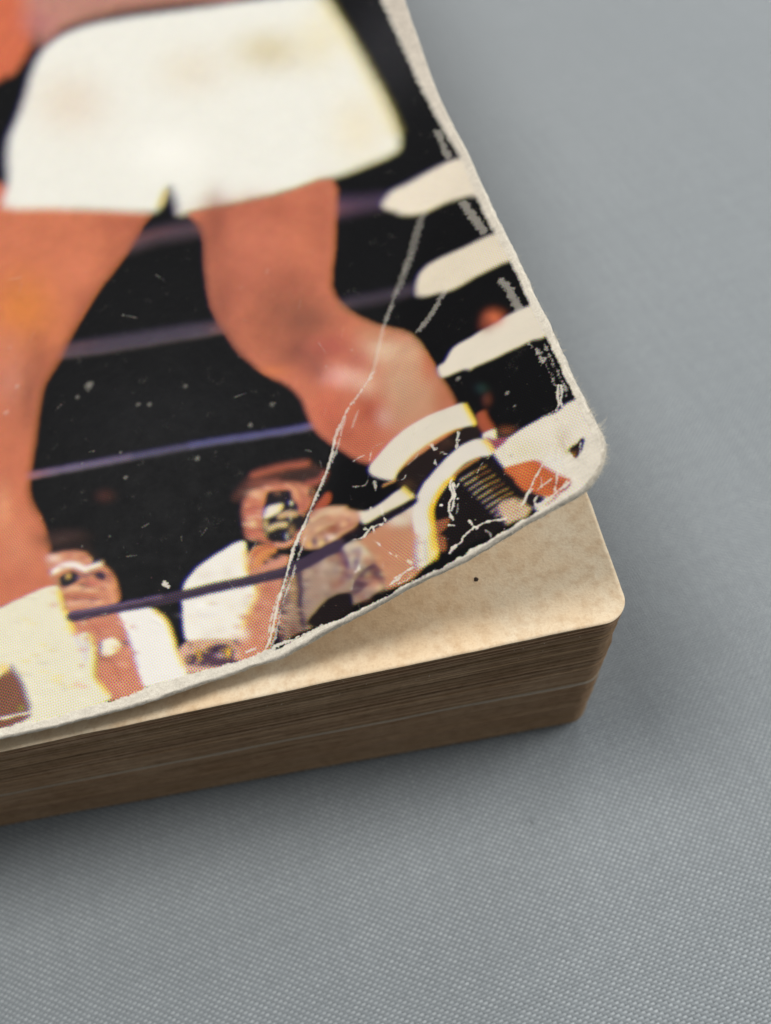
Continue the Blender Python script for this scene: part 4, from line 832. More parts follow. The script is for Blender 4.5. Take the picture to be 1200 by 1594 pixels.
 ('b',[[24.9,-1.45],[-0.55,-0.26],[0.07,-0.43]],(110,60,56),0,0,0.7,0),
 ('p',[[27.41,5.71],[26.87,6.2],[26.04,6.32],[25.12,5.94],[25.03,5.44],[25.65,5.08],[26.35,4.66],[26.99,4.58],[27.59,4.76]],(212,138,84),0.12,0.0,1.0,0),
 ('l',[[27.29,4.94],[26.78,5.71],[26.0,6.03],[25.21,5.92]],(176,86,70),0.14,0.0,0.8,0.268),
 ('b',[[25.2,5.03],[-0.51,-0.17],[0.06,-0.31]],(36,26,30),0,0,0.95,0),
 ('b',[[26.05,4.84],[-0.25,-0.08],[0.04,-0.21]],(60,36,36),0,0,0.8,0),
 ('l',[[26.34,4.29],[25.22,4.48],[24.31,4.53]],(212,146,122),0.14,0.0,0.85,0.482),
 ('p',[[32.9,4.7],[32.46,5.27],[31.57,5.92],[30.48,6.4],[29.3,6.75],[28.34,7.05],[27.44,7.01],[27.44,6.09],[27.64,4.43],[27.22,3.35],[27.25,2.3],[27.88,1.6],[28.48,0.69],[28.98,-0.24],[29.67,-0.46],[30.5,-0.22],[31.84,0.16],[33.21,0.43],[33.36,1.55],[33.19,3.24],[33.15,3.79]],(238,232,220),0.08,0.0,1.0,0),
 ('l',[[27.52,6.11],[27.6,5.22],[27.62,4.54]],(236,190,90),0.12,0.0,0.75,0.371),
 ('l',[[27.13,3.27],[27.23,2.4],[27.88,1.6],[28.55,0.61],[29.1,-0.31]],(232,190,110),0.16,0.0,0.7,0.414),
 ('b',[[30.86,2.8],[-0.42,-0.12],[0.03,-0.17]],(214,190,150),0,0,0.8,0),
 ('b',[[28.14,2.01],[-0.52,-0.16],[0.11,-0.63]],(222,206,188),0,0,0.6,0),
 ('b',[[31.85,2.1],[-1.26,-0.36],[0.03,-0.21]],(226,216,210),0,0,0.7,0),
 ('p',[[34.07,-0.23],[33.33,0.36],[32.36,0.3],[30.49,-0.17],[29.52,-0.83],[29.27,-2.49],[29.88,-2.93],[32.56,-2.26],[34.08,-1.74]],(214,172,150),0.14,0.0,1.0,0),
 ('p',[[33.49,-0.65],[32.95,-0.7],[32.08,-0.62],[31.39,-0.39],[30.24,-0.61],[29.79,-1.17],[29.83,-2.0],[29.45,-2.33],[30.84,-2.23],[33.49,-1.38]],(84,58,74),0.14,0.05,1.0,0),
 ('b',[[32.52,-0.71],[-0.19,-0.05],[0.06,-0.4]],(232,180,60),0,0,0.9,0),
 ('b',[[30.26,-1.35],[-0.23,-0.07],[0.06,-0.36]],(238,190,60),0,0,1.0,0),
 ('b',[[31.6,-0.34],[-0.21,-0.06],[0.03,-0.2]],(226,170,80),0,0,0.9,0),
 ('b',[[30.91,-1.37],[-0.41,-0.12],[0.03,-0.2]],(206,170,170),0,0,0.8,0),
 ('b',[[31.15,-0.88],[-0.31,-0.09],[0.04,-0.24]],(40,30,50),0,0,0.8,0),
 ('b',[[33.1,-0.97],[-0.17,-0.05],[0.05,-0.3]],(70,50,70),0,0,0.7,0),
 ('b',[[30.66,-0.23],[-0.62,-0.18],[0.02,-0.1]],(120,80,80),0,0,0.7,0),
 ('l',[[33.27,0.03],[31.67,-0.08],[29.88,-0.4]],(200,160,110),0.12,0.0,0.7,0.202),
 ('b',[[42.7,11.79],[-1.77,-0.57],[0.06,-0.76]],(66,46,42),0,0,0.8,0),
 ('b',[[41.62,11.91],[-1.47,-0.47],[0.05,-0.61]],(58,42,40),0,0,0.6,0),
 ('b',[[38.44,14.55],[-0.78,-0.25],[0.06,-0.59]],(70,40,36),0,0,0.8,0),
 ('p',[[44.0,10.7],[43.11,10.86],[41.91,10.65],[40.65,10.09],[40.17,9.38],[40.12,8.82],[39.48,8.73],[38.99,8.25],[38.45,7.33],[38.24,6.41],[38.22,5.23],[38.83,4.99],[40.93,4.99],[42.39,5.21],[42.63,6.13],[42.87,7.05],[43.34,7.95],[43.81,8.86],[44.05,10.04]],(206,138,106),0.14,0.0,1.0,0),
 ('b',[[43.26,10.35],[-0.64,-0.2],[0.03,-0.39]],(236,206,190),0,0,0.9,0),
 ('b',[[41.32,9.85],[-0.64,-0.2],[0.04,-0.43]],(212,146,112),0,0,0.6,0),
 ('l',[[43.46,9.19],[42.67,9.44],[41.6,9.27],[40.79,8.64],[40.14,8.6],[39.49,8.68]],(244,236,226),0.16,0.0,0.95,0.502),
 ('p',[[43.2,8.34],[42.85,8.67],[42.07,8.87],[41.45,8.46],[41.28,7.97],[41.74,7.68],[42.51,7.59],[43.02,7.85]],(40,38,40),0.12,0.0,1.0,0),
 ('b',[[42.27,8.44],[-0.23,-0.07],[0.02,-0.23]],(220,180,110),0,0,0.95,0),
 ('b',[[41.13,7.33],[-0.31,-0.09],[0.02,-0.21]],(60,40,46),0,0,0.8,0),
 ('l',[[41.49,8.04],[40.84,8.05],[40.2,8.07]],(120,90,110),0.12,0.0,0.8,0.222),
 ('p',[[40.1,7.94],[39.55,8.09],[39.06,7.62],[39.21,7.23],[39.73,7.39]],(58,44,60),0.14,0.0,1.0,0),
 ('b',[[38.76,7.42],[-0.27,-0.08],[0.04,-0.38]],(150,90,80),0,0,0.7,0),
 ('b',[[40.28,7.23],[-0.52,-0.16],[0.03,-0.31]],(206,110,104),0,0,0.7,0),
 ('l',[[42.74,7.34],[41.78,7.26],[40.75,6.84],[39.92,6.59]],(232,190,150),0.16,0.0,0.8,0.328),
 ('l',[[42.68,6.78],[41.42,6.51],[40.18,6.13]],(176,100,76),0.18,0.0,0.7,0.382),
 ('l',[[42.32,6.03],[41.06,5.87],[39.82,5.5]],(230,180,150),0.18,0.0,0.8,0.488),
 ('b',[[38.69,6.22],[-0.37,-0.11],[0.07,-0.61]],(220,150,110),0,0,0.7,0),
 ('p',[[42.43,4.81],[40.97,4.58],[38.29,4.21],[37.93,3.69],[37.6,1.37],[37.17,-0.83],[37.07,-2.3],[38.29,-2.54],[39.88,-2.39],[40.44,-1.18],[40.74,-0.13],[40.51,0.99],[40.59,2.22],[40.91,3.12],[42.12,3.58]],(204,136,108),0.12,0.0,1.0,0),
 ('b',[[39.16,-0.57],[-1.08,-0.3],[0.1,-0.84]],(196,122,94),0,0,0.6,0),
 ('b',[[40.03,3.58],[-1.21,-0.35],[0.04,-0.4]],(198,110,90),0,0,0.6,0),
 ('b',[[39.99,1.14],[-0.5,-0.14],[0.04,-0.39]],(110,66,66),0,0,0.6,0),
 ('p',[[40.21,1.91],[39.86,2.31],[39.23,2.38],[38.76,2.0],[38.51,1.52],[38.96,1.15],[39.49,1.0],[40.07,1.27]],(238,230,206),0.12,0.0,1.0,0),
 ('b',[[40.16,1.89],[-0.18,-0.05],[0.05,-0.49]],(90,80,130),0,0,0.7,0),
 ('b',[[38.84,1.32],[-0.24,-0.07],[0.03,-0.23]],(226,190,120),0,0,0.7,0),
 ('b',[[38.18,1.63],[-0.34,-0.1],[0.03,-0.23]],(50,40,60),0,0,0.95,0),
 ('p',[[38.42,4.36],[37.42,4.29],[36.16,4.1],[35.27,3.31],[34.73,2.59],[34.4,1.53],[34.19,0.1],[33.7,-1.64],[33.88,-2.38],[35.36,-2.24],[36.99,-2.13],[37.44,-0.34],[37.58,0.78],[37.92,2.53]],(238,232,222),0.09,0.0,1.0,0),
 ('l',[[35.46,3.5],[34.73,2.59],[34.4,1.53],[34.19,0.1],[33.85,-1.33]],(236,200,90),0.1,0.0,0.75,0.256),
 ('l',[[37.87,2.38],[37.58,0.78],[37.33,-0.51]],(190,180,200),0.1,0.0,0.7,0.205),
 ('l',[[43.88,9.43],[43.39,8.73],[43.22,8.13]],(170,100,84),0.16,0.0,0.6,0.225),
 ('l',[[41.23,8.5],[40.75,7.92],[40.72,7.15],[41.17,6.96]],(150,84,76),0.12,0.0,0.7,0.165),
 ('l',[[40.73,7.05],[39.92,6.64],[39.18,6.53]],(160,88,80),0.12,0.0,0.7,0.164),
 ('l',[[41.87,6.32],[40.82,6.11],[39.8,5.75]],(140,70,66),0.1,0.0,0.7,0.141),
 ('l',[[39.05,6.76],[38.72,5.91],[38.7,5.17]],(226,166,128),0.16,0.0,0.6,0.27),
 ('b',[[43.19,7.15],[-0.31,-0.1],[0.02,-0.21]],(176,104,80),0,0,0.6,0),
 ('l',[[40.99,4.38],[40.45,3.6],[40.1,2.89]],(160,86,70),0.12,0.0,0.6,0.159),
 ('l',[[39.52,0.71],[39.12,-0.19],[38.93,-1.21]],(164,92,74),0.14,0.0,0.5,0.152),
 ('p',[[43.52,10.96],[43.03,11.4],[41.67,11.43],[40.23,10.69],[39.74,9.62],[39.22,8.85],[39.8,9.0],[40.45,9.92],[41.74,10.58],[42.93,10.78]],(40,30,30),0.2,0.0,0.8,0),
 ('p',[[51.57,7.37],[48.27,7.53],[46.94,7.76],[44.96,8.02],[43.55,8.02],[43.05,7.54],[42.84,6.19],[42.43,4.81],[42.12,3.58],[41.2,3.36],[40.74,2.77],[40.58,1.81],[40.89,0.31],[40.87,-0.38],[40.35,-1.21],[39.76,-2.23],[41.7,-2.55],[46.33,-2.51],[51.83,-2.59]],(230,223,196),0.09,0.0,1.0,0),
 ('l',[[43.07,7.33],[42.89,6.21],[42.48,4.82],[42.17,3.64]],(240,206,80),0.1,0.0,0.8,0.377),
 ('l',[[40.92,3.02],[40.56,2.01],[40.73,0.66],[40.81,-0.3],[40.26,-1.33],[40.01,-1.83]],(238,206,90),0.12,0.0,0.75,0.305),
 ('l',[[42.05,3.25],[41.72,2.34],[41.41,1.25]],(206,196,210),0.2,0.0,0.7,0.314),
 ('l',[[41.24,3.01],[41.23,2.0]],(186,170,190),0.2,0.0,0.6,0.313),
 ('b',[[46.27,2.51],[-0.32,-0.09],[0.01,-0.14]],(236,218,130),0,0,0.6,0),
 ('b',[[46.07,5.91],[-0.34,-0.1],[0.01,-0.1]],(236,218,130),0,0,0.6,0),
 ('b',[[43.88,0.33],[-0.44,-0.12],[0.01,-0.17]],(236,218,130),0,0,0.6,0),
 ('b',[[42.84,-0.56],[-0.34,-0.1],[0.01,-0.1]],(236,218,130),0,0,0.6,0),
 ('b',[[45.5,5.36],[-0.41,-0.12],[0.01,-0.09]],(236,218,130),0,0,0.6,0),
 ('b',[[46.55,-0.55],[-0.24,-0.07],[0.01,-0.14]],(236,218,130),0,0,0.6,0),
 ('b',[[44.7,3.37],[-0.25,-0.07],[0.01,-0.17]],(236,218,130),0,0,0.6,0),
 ('b',[[44.02,2.74],[-0.38,-0.11],[0.01,-0.1]],(222,204,140),0,0,0.6,0),
 ('b',[[44.87,1.99],[-0.49,-0.14],[0.01,-0.12]],(206,196,176),0,0,0.6,0),
 ('b',[[44.79,1.22],[-0.41,-0.12],[0.01,-0.09]],(236,218,130),0,0,0.6,0),
 ('b',[[46.2,1.42],[-0.41,-0.12],[0.01,-0.16]],(206,196,176),0,0,0.6,0),
 ('b',[[47.21,1.58],[-0.41,-0.12],[0.01,-0.17]],(240,236,216),0,0,0.6,0),
 ('b',[[41.15,5.17],[-0.43,-0.13],[0.01,-0.1]],(206,196,176),0,0,0.6,0),
 ('b',[[45.43,2.76],[-0.33,-0.1],[0.01,-0.12]],(222,204,140),0,0,0.6,0),
 ('b',[[44.57,0.04],[-0.49,-0.14],[0.01,-0.1]],(240,236,216),0,0,0.6,0),
 ('b',[[46.7,1.75],[-0.31,-0.09],[0.01,-0.1]],(222,204,140),0,0,0.6,0),
 ('b',[[43.56,-0.08],[-0.36,-0.1],[0.01,-0.12]],(222,204,140),0,0,0.6,0),
 ('b',[[42.03,0.22],[-0.43,-0.12],[0.02,-0.16]],(240,236,216),0,0,0.6,0),
 ('b',[[46.82,1.57],[-0.4,-0.12],[0.01,-0.13]],(206,196,176),0,0,0.6,0),
 ('b',[[41.29,4.19],[-0.21,-0.06],[0.02,-0.18]],(206,196,176),0,0,0.6,0),
 ('b',[[42.09,-1.69],[-0.46,-0.13],[0.01,-0.08]],(240,236,216),0,0,0.6,0),
 ('b',[[43.37,-0.54],[-0.25,-0.07],[0.02,-0.17]],(206,196,176),0,0,0.6,0),
 ('b',[[45.56,-0.56],[-0.45,-0.13],[0.01,-0.1]],(240,236,216),0,0,0.6,0),
 ('b',[[42.72,4.12],[-0.27,-0.08],[0.01,-0.14]],(236,218,130),0,0,0.6,0),
 ('b',[[43.69,0.58],[-0.49,-0.14],[0.01,-0.1]],(236,218,130),0,0,0.6,0),
 ('b',[[46.91,5.95],[-0.4,-0.12],[0.01,-0.1]],(206,196,176),0,0,0.6,0),
 ('p',[[49.18,1.69],[48.53,2.0],[47.89,2.32],[47.47,2.2],[46.9,1.23],[46.56,0.15],[46.29,-1.28],[46.39,-1.92],[48.75,-2.22],[51.82,-2.21],[51.72,1.34]],(126,84,66),0.14,0.0,1.0,0),
 ('b',[[48.19,2.51],[-0.52,-0.15],[0.02,-0.4]],(238,206,120),0,0,0.9,0),
 ('b',[[46.94,-1.0],[-0.3,-0.08],[0.02,-0.28]],(150,150,60),0,0,0.6,0),
 ('l',[[47.56,2.52],[46.9,1.33],[46.46,0.02],[46.24,-1.2]],(110,100,120),0.16,0.0,0.7,0.259),
 ('l',[[48.7,-1.33],[47.48,-1.41],[46.21,-1.54]],(236,226,214),0.06,0.1,0.95,0.153),
 ('b',[[27.75,-0.46],[-0.38,-0.13],[0.03,-0.16]],(212,146,112),0,0,0.5,1),
 ('b',[[25.62,-0.09],[-0.39,-0.17],[0.04,-0.21]],(182,108,88),0,0,0.5,1),
 ('b',[[27.44,-0.59],[-0.26,-0.09],[0.03,-0.2]],(182,108,88),0,0,0.5,1),
 ('b',[[27.73,2.49],[-0.36,-0.11],[0.03,-0.17]],(222,164,138),0,0,0.5,1),
 ('b',[[27.14,-1.6],[-0.25,-0.1],[0.04,-0.26]],(182,108,88),0,0,0.5,1),
 ('b',[[29.49,-2.02],[-0.44,-0.14],[0.03,-0.15]],(200,130,86),0,0,0.5,1),
 ('b',[[25.78,-0.41],[-0.45,-0.19],[0.04,-0.22]],(212,146,112),0,0,0.5,1),
 ('b',[[27.28,0.37],[-0.25,-0.09],[0.04,-0.22]],(200,130,86),0,0,0.5,1),
 ('b',[[27.43,1.23],[-0.24,-0.08],[0.04,-0.24]],(182,108,88),0,0,0.5,1),
 ('b',[[25.9,-1.21],[-0.32,-0.14],[0.03,-0.19]],(200,130,86),0,0,0.5,1),
 ('b',[[26.39,2.71],[-0.29,-0.1],[0.04,-0.19]],(182,108,88),0,0,0.5,1),
 ('b',[[29.54,-0.96],[-0.32,-0.1],[0.04,-0.2]],(182,108,88),0,0,0.5,1),
 ('b',[[26.3,3.16],[-0.28,-0.09],[0.04,-0.23]],(182,108,88),0,0,0.5,1),
 ('b',[[28.87,-0.35],[-0.24,-0.07],[0.03,-0.17]],(222,164,138),0,0,0.5,1),
 ('b',[[27.35,-1.05],[-0.35,-0.13],[0.03,-0.19]],(222,164,138),0,0,0.5,1),
 ('b',[[28.24,0.88],[-0.45,-0.14],[0.04,-0.2]],(182,108,88),0,0,0.5,1),
 ('b',[[27.66,0.22],[-0.27,-0.09],[0.04,-0.24]],(182,108,88),0,0,0.5,1),
 ('b',[[25.38,3.1],[-0.3,-0.11],[0.05,-0.25]],(222,164,138),0,0,0.5,1),
 ('b',[[28.97,-0.96],[-0.34,-0.11],[0.03,-0.17]],(212,146,112),0,0,0.5,1),
 ('b',[[26.2,-3.32],[-0.36,-0.16],[0.02,-0.14]],(222,164,138),0,0,0.5,1),
 ('b',[[26.25,-1.09],[-0.3,-0.13],[0.03,-0.15]],(200,130,86),0,0,0.5,1),
 ('b',[[27.35,1.41],[-0.39,-0.13],[0.04,-0.2]],(182,108,88),0,0,0.5,1),
 ('b',[[27.79,-0.18],[-0.24,-0.08],[0.03,-0.18]],(200,130,86),0,0,0.5,1),
 ('b',[[26.4,2.03],[-0.3,-0.1],[0.03,-0.18]],(212,146,112),0,0,0.5,1),
 ('b',[[26.34,2.57],[-0.44,-0.15],[0.04,-0.2]],(182,108,88),0,0,0.5,1),
 ('b',[[28.54,1.0],[-0.24,-0.07],[0.04,-0.21]],(222,164,138),0,0,0.5,1),
 ('b',[[26.43,0.67],[-0.37,-0.14],[0.05,-0.26]],(182,108,88),0,0,0.5,1),
 ('b',[[27.01,1.34],[-0.32,-0.11],[0.04,-0.24]],(182,108,88),0,0,0.5,1),
 ('b',[[29.46,-0.27],[-0.43,-0.13],[0.04,-0.24]],(212,146,112),0,0,0.5,1),
 ('b',[[26.0,-0.29],[-0.42,-0.18],[0.03,-0.19]],(212,146,112),0,0,0.5,1),
 ('b',[[26.35,2.19],[-0.29,-0.1],[0.05,-0.25]],(200,130,86),0,0,0.5,1),
 ('b',[[26.59,2.7],[-0.35,-0.12],[0.04,-0.24]],(200,130,86),0,0,0.5,1),
 ('b',[[26.68,3.09],[-0.31,-0.1],[0.03,-0.15]],(222,164,138),0,0,0.5,1),
 ('b',[[28.32,3.46],[-0.3,-0.09],[0.04,-0.24]],(200,130,86),0,0,0.5,1),
 ('b',[[27.42,3.6],[-0.34,-0.1],[0.04,-0.2]],(182,108,88),0,0,0.5,1),
 ('b',[[29.19,0.4],[-0.33,-0.1],[0.05,-0.25]],(212,146,112),0,0,0.5,1),
 ('b',[[25.27,3.05],[-0.32,-0.12],[0.03,-0.18]],(182,108,88),0,0,0.5,1),
 ('b',[[26.55,1.53],[-0.35,-0.12],[0.03,-0.16]],(222,164,138),0,0,0.5,1),
 ('b',[[28.67,1.09],[-0.37,-0.11],[0.05,-0.25]],(182,108,88),0,0,0.5,1),
 ('b',[[27.94,-1.23],[-0.24,-0.08],[0.04,-0.24]],(200,130,86),0,0,0.5,1),
 ('b',[[25.09,-0.36],[-0.33,-0.15],[0.04,-0.21]],(176,146,124),0,0,0.6,1),
 ('b',[[24.26,-0.63],[-0.37,-0.18],[0.03,-0.19]],(176,146,124),0,0,0.6,1),
 ('b',[[25.21,0.59],[-0.23,-0.1],[0.03,-0.15]],(206,176,150),0,0,0.6,1),
 ('b',[[25.36,-0.23],[-0.39,-0.17],[0.04,-0.23]],(176,146,124),0,0,0.6,1),
 ('b',[[25.54,-0.78],[-0.37,-0.16],[0.02,-0.15]],(206,176,150),0,0,0.6,1),
 ('b',[[24.31,-2.24],[-0.35,-0.17],[0.02,-0.14]],(176,146,124),0,0,0.6,1),
 ('b',[[24.68,-0.95],[-0.31,-0.15],[0.03,-0.17]],(130,96,90),0,0,0.6,1),
 ('b',[[23.74,-0.73],[-0.33,-0.16],[0.03,-0.16]],(130,96,90),0,0,0.6,1),
 ('b',[[24.07,-0.06],[-0.34,-0.17],[0.02,-0.13]],(206,176,150),0,0,0.6,1),
 ('b',[[24.15,1.51],[-0.23,-0.11],[0.03,-0.16]],(130,96,90),0,0,0.6,1),
 ('b',[[24.6,-0.12],[-0.27,-0.13],[0.02,-0.13]],(206,176,150),0,0,0.6,1),
 ('b',[[24.38,0.01],[-0.37,-0.18],[0.03,-0.2]],(176,146,124),0,0,0.6,1),
 ('b',[[25.44,-0.01],[-0.38,-0.17],[0.03,-0.16]],(206,176,150),0,0,0.6,1),
 ('b',[[23.09,2.51],[-0.22,-0.11],[0.04,-0.22]],(206,176,150),0,0,0.6,1),
 ('b',[[23.81,2.15],[-0.28,-0.13],[0.04,-0.22]],(130,96,90),0,0,0.6,1),
 ('b',[[25.35,-1.2],[-0.27,-0.12],[0.03,-0.2]],(176,146,124),0,0,0.6,1),
 ('b',[[23.77,-1.09],[-0.24,-0.12],[0.03,-0.17]],(90,60,84),0,0,0.6,1),
 ('b',[[24.34,-0.16],[-0.27,-0.13],[0.03,-0.2]],(130,96,90),0,0,0.6,1),
 ('b',[[24.77,2.37],[-0.34,-0.14],[0.03,-0.18]],(176,146,124),0,0,0.6,1),
 ('b',[[25.04,1.1],[-0.31,-0.13],[0.04,-0.21]],(90,60,84),0,0,0.6,1),
 ('b',[[23.73,-1.82],[-0.32,-0.16],[0.03,-0.18]],(176,146,124),0,0,0.6,1),
 ('b',[[23.03,2.01],[-0.26,-0.13],[0.03,-0.15]],(90,60,84),0,0,0.6,1),
 ('b',[[23.53,-0.14],[-0.37,-0.19],[0.02,-0.12]],(130,96,90),0,0,0.6,1),
 ('b',[[24.76,0.59],[-0.38,-0.18],[0.03,-0.18]],(206,176,150),0,0,0.6,1),
 ('b',[[24.71,2.26],[-0.35,-0.15],[0.03,-0.16]],(176,146,124),0,0,0.6,1),
 ('b',[[23.7,1.51],[-0.33,-0.16],[0.04,-0.22]],(130,96,90),0,0,0.6,1),
 ('b',[[24.32,1.93],[-0.34,-0.15],[0.03,-0.19]],(206,176,150),0,0,0.6,1),
 ('b',[[24.89,1.5],[-0.2,-0.09],[0.03,-0.16]],(90,60,84),0,0,0.6,1),
 ('b',[[24.85,3.26],[-0.37,-0.14],[0.04,-0.19]],(130,96,90),0,0,0.6,1),
 ('b',[[25.04,0.81],[-0.3,-0.13],[0.03,-0.16]],(130,96,90),0,0,0.6,1),
 ('b',[[33.27,-0.89],[-0.24,-0.07],[0.03,-0.16]],(206,160,150),0,0,0.6,1),
 ('b',[[30.49,-0.89],[-0.15,-0.04],[0.02,-0.12]],(120,84,90),0,0,0.6,1),
 ('b',[[30.74,-1.02],[-0.26,-0.07],[0.02,-0.09]],(226,180,90),0,0,0.6,1),
 ('b',[[29.92,-1.1],[-0.26,-0.08],[0.02,-0.12]],(226,180,90),0,0,0.6,1),
 ('b',[[33.03,-0.88],[-0.18,-0.05],[0.01,-0.09]],(70,46,64),0,0,0.6,1),
 ('b',[[33.09,-0.24],[-0.16,-0.04],[0.02,-0.1]],(120,84,90),0,0,0.6,1),
 ('b',[[32.1,-1.75],[-0.21,-0.06],[0.02,-0.13]],(70,46,64),0,0,0.6,1),
 ('b',[[31.25,-1.32],[-0.2,-0.06],[0.03,-0.16]],(120,84,90),0,0,0.6,1),
 ('b',[[31.39,-0.44],[-0.21,-0.06],[0.02,-0.1]],(206,160,150),0,0,0.6,1),
 ('b',[[31.42,-0.26],[-0.26,-0.07],[0.02,-0.09]],(206,160,150),0,0,0.6,1),
 ('b',[[33.06,0.08],[-0.21,-0.06],[0.02,-0.14]],(70,46,64),0,0,0.6,1),
 ('b',[[32.0,-1.75],[-0.17,-0.05],[0.02,-0.12]],(206,160,150),0,0,0.6,1),
 ('b',[[31.59,-0.85],[-0.23,-0.06],[0.02,-0.09]],(120,84,90),0,0,0.6,1),
 ('b',[[31.98,-0.77],[-0.23,-0.07],[0.02,-0.13]],(226,180,90),0,0,0.6,1),
 ('b',[[31.52,-0.55],[-0.21,-0.06],[0.03,-0.15]],(120,84,90),0,0,0.6,1),
 ('b',[[29.65,-1.38],[-0.19,-0.06],[0.02,-0.13]],(120,84,90),0,0,0.6,1),
 ('b',[[32.49,-0.35],[-0.17,-0.05],[0.02,-0.14]],(120,84,90),0,0,0.6,1),
 ('b',[[30.16,-0.61],[-0.16,-0.05],[0.02,-0.1]],(70,46,64),0,0,0.6,1),
 ('b',[[29.53,-1.73],[-0.19,-0.06],[0.03,-0.16]],(206,160,150),0,0,0.6,1),
 ('b',[[29.36,-0.88],[-0.28,-0.09],[0.03,-0.15]],(70,46,64),0,0,0.6,1),
 ('b',[[32.79,-1.34],[-0.18,-0.05],[0.02,-0.1]],(206,160,150),0,0,0.6,1),
 ('b',[[32.5,-1.21],[-0.2,-0.05],[0.02,-0.13]],(226,180,90),0,0,0.6,1),
 ('b',[[31.61,-1.61],[-0.2,-0.06],[0.02,-0.12]],(120,84,90),0,0,0.6,1),
 ('b',[[31.43,-1.53],[-0.19,-0.05],[0.03,-0.16]],(70,46,64),0,0,0.6,1),
 ('b',[[32.74,-1.47],[-0.21,-0.06],[0.02,-0.11]],(206,160,150),0,0,0.6,1),
 ('b',[[30.13,-0.68],[-0.15,-0.04],[0.03,-0.16]],(226,180,90),0,0,0.6,1),
 ('b',[[32.55,-0.6],[-0.22,-0.06],[0.02,-0.12]],(70,46,64),0,0,0.6,1),
 ('b',[[32.54,-0.46],[-0.21,-0.06],[0.02,-0.1]],(226,180,90),0,0,0.6,1),
 ('b',[[33.37,-1.06],[-0.17,-0.05],[0.01,-0.09]],(226,180,90),0,0,0.6,1),
 ('b',[[29.63,-2.22],[-0.26,-0.08],[0.03,-0.17]],(70,46,64),0,0,0.6,1),
 ('b',[[38.01,9.21],[-0.36,-0.11],[0.02,-0.15]],(176,104,84),0,0,0.45,1),
 ('b',[[43.69,6.42],[-0.35,-0.11],[0.02,-0.23]],(216,146,110),0,0,0.45,1),
 ('b',[[42.22,8.78],[-0.36,-0.11],[0.01,-0.16]],(216,146,110),0,0,0.45,1),
 ('b',[[41.91,5.61],[-0.25,-0.07],[0.02,-0.17]],(216,146,110),0,0,0.45,1),
 ('b',[[42.57,5.85],[-0.31,-0.09],[0.01,-0.15]],(150,84,76),0,0,0.45,1),
 ('b',[[38.96,7.0],[-0.3,-0.09],[0.02,-0.22]],(150,84,76),0,0,0.45,1),
 ('b',[[40.68,5.26],[-0.34,-0.1],[0.02,-0.17]],(230,180,150),0,0,0.45,1),
 ('b',[[41.11,5.32],[-0.21,-0.06],[0.01,-0.14]],(176,104,84),0,0,0.45,1),
 ('b',[[40.36,5.9],[-0.38,-0.11],[0.01,-0.13]],(150,84,76),0,0,0.45,1),
 ('b',[[42.93,6.32],[-0.39,-0.12],[0.01,-0.17]],(230,180,150),0,0,0.45,1),
 ('b',[[41.18,5.87],[-0.32,-0.1],[0.02,-0.17]],(176,104,84),0,0,0.45,1),
 ('b',[[42.82,5.81],[-0.28,-0.08],[0.01,-0.15]],(216,146,110),0,0,0.45,1),
 ('b',[[42.76,7.44],[-0.29,-0.09],[0.02,-0.19]],(150,84,76),0,0,0.45,1),
 ('b',[[39.43,5.77],[-0.38,-0.11],[0.02,-0.16]],(176,104,84),0,0,0.45,1),
 ('b',[[42.98,8.21],[-0.29,-0.09],[0.02,-0.23]],(230,180,150),0,0,0.45,1),
 ('b',[[41.81,10.23],[-0.4,-0.13],[0.02,-0.25]],(176,104,84),0,0,0.45,1),
 ('b',[[39.1,6.65],[-0.39,-0.12],[0.02,-0.19]],(230,180,150),0,0,0.45,1),
 ('b',[[40.78,9.69],[-0.41,-0.13],[0.02,-0.16]],(150,84,76),0,0,0.45,1),
 ('b',[[39.65,8.42],[-0.23,-0.07],[0.01,-0.13]],(216,146,110),0,0,0.45,1),
 ('b',[[39.63,5.43],[-0.29,-0.09],[0.01,-0.13]],(216,146,110),0,0,0.45,1),
 ('b',[[40.22,8.3],[-0.38,-0.12],[0.02,-0.23]],(150,84,76),0,0,0.45,1),
 ('b',[[43.62,7.48],[-0.28,-0.09],[0.01,-0.18]],(230,180,150),0,0,0.45,1),
 ('b',[[42.72,9.4],[-0.42,-0.13],[0.01,-0.17]],(176,104,84),0,0,0.45,1),
 ('b',[[39.73,8.14],[-0.27,-0.08],[0.02,-0.2]],(176,104,84),0,0,0.45,1),
 ('b',[[41.52,10.04],[-0.25,-0.08],[0.02,-0.24]],(230,180,150),0,0,0.45,1),
 ('b',[[38.3,5.6],[-0.29,-0.08],[0.03,-0.23]],(176,104,84),0,0,0.45,1),
 ('b',[[41.67,8.73],[-0.31,-0.09],[0.02,-0.21]],(150,84,76),0,0,0.45,1),
 ('b',[[40.25,9.32],[-0.41,-0.13],[0.02,-0.2]],(230,180,150),0,0,0.45,1),
 ('b',[[39.1,8.78],[-0.35,-0.11],[0.03,-0.23]],(176,104,84),0,0,0.45,1),
 ('b',[[40.43,7.13],[-0.36,-0.11],[0.02,-0.17]],(176,104,84),0,0,0.45,1),
 ('b',[[38.29,5.99],[-0.33,-0.1],[0.03,-0.25]],(150,84,76),0,0,0.45,1),
 ('b',[[40.53,5.72],[-0.35,-0.1],[0.02,-0.24]],(150,84,76),0,0,0.45,1),
 ('b',[[39.1,4.51],[-0.34,-0.1],[0.02,-0.17]],(216,146,110),0,0,0.45,1),
 ('b',[[41.87,6.48],[-0.28,-0.08],[0.01,-0.15]],(150,84,76),0,0,0.45,1),
 ('b',[[40.45,1.49],[-0.31,-0.09],[0.02,-0.19]],(184,112,90),0,0,0.5,1),
 ('b',[[38.16,-0.44],[-0.27,-0.07],[0.02,-0.15]],(184,112,90),0,0,0.5,1),
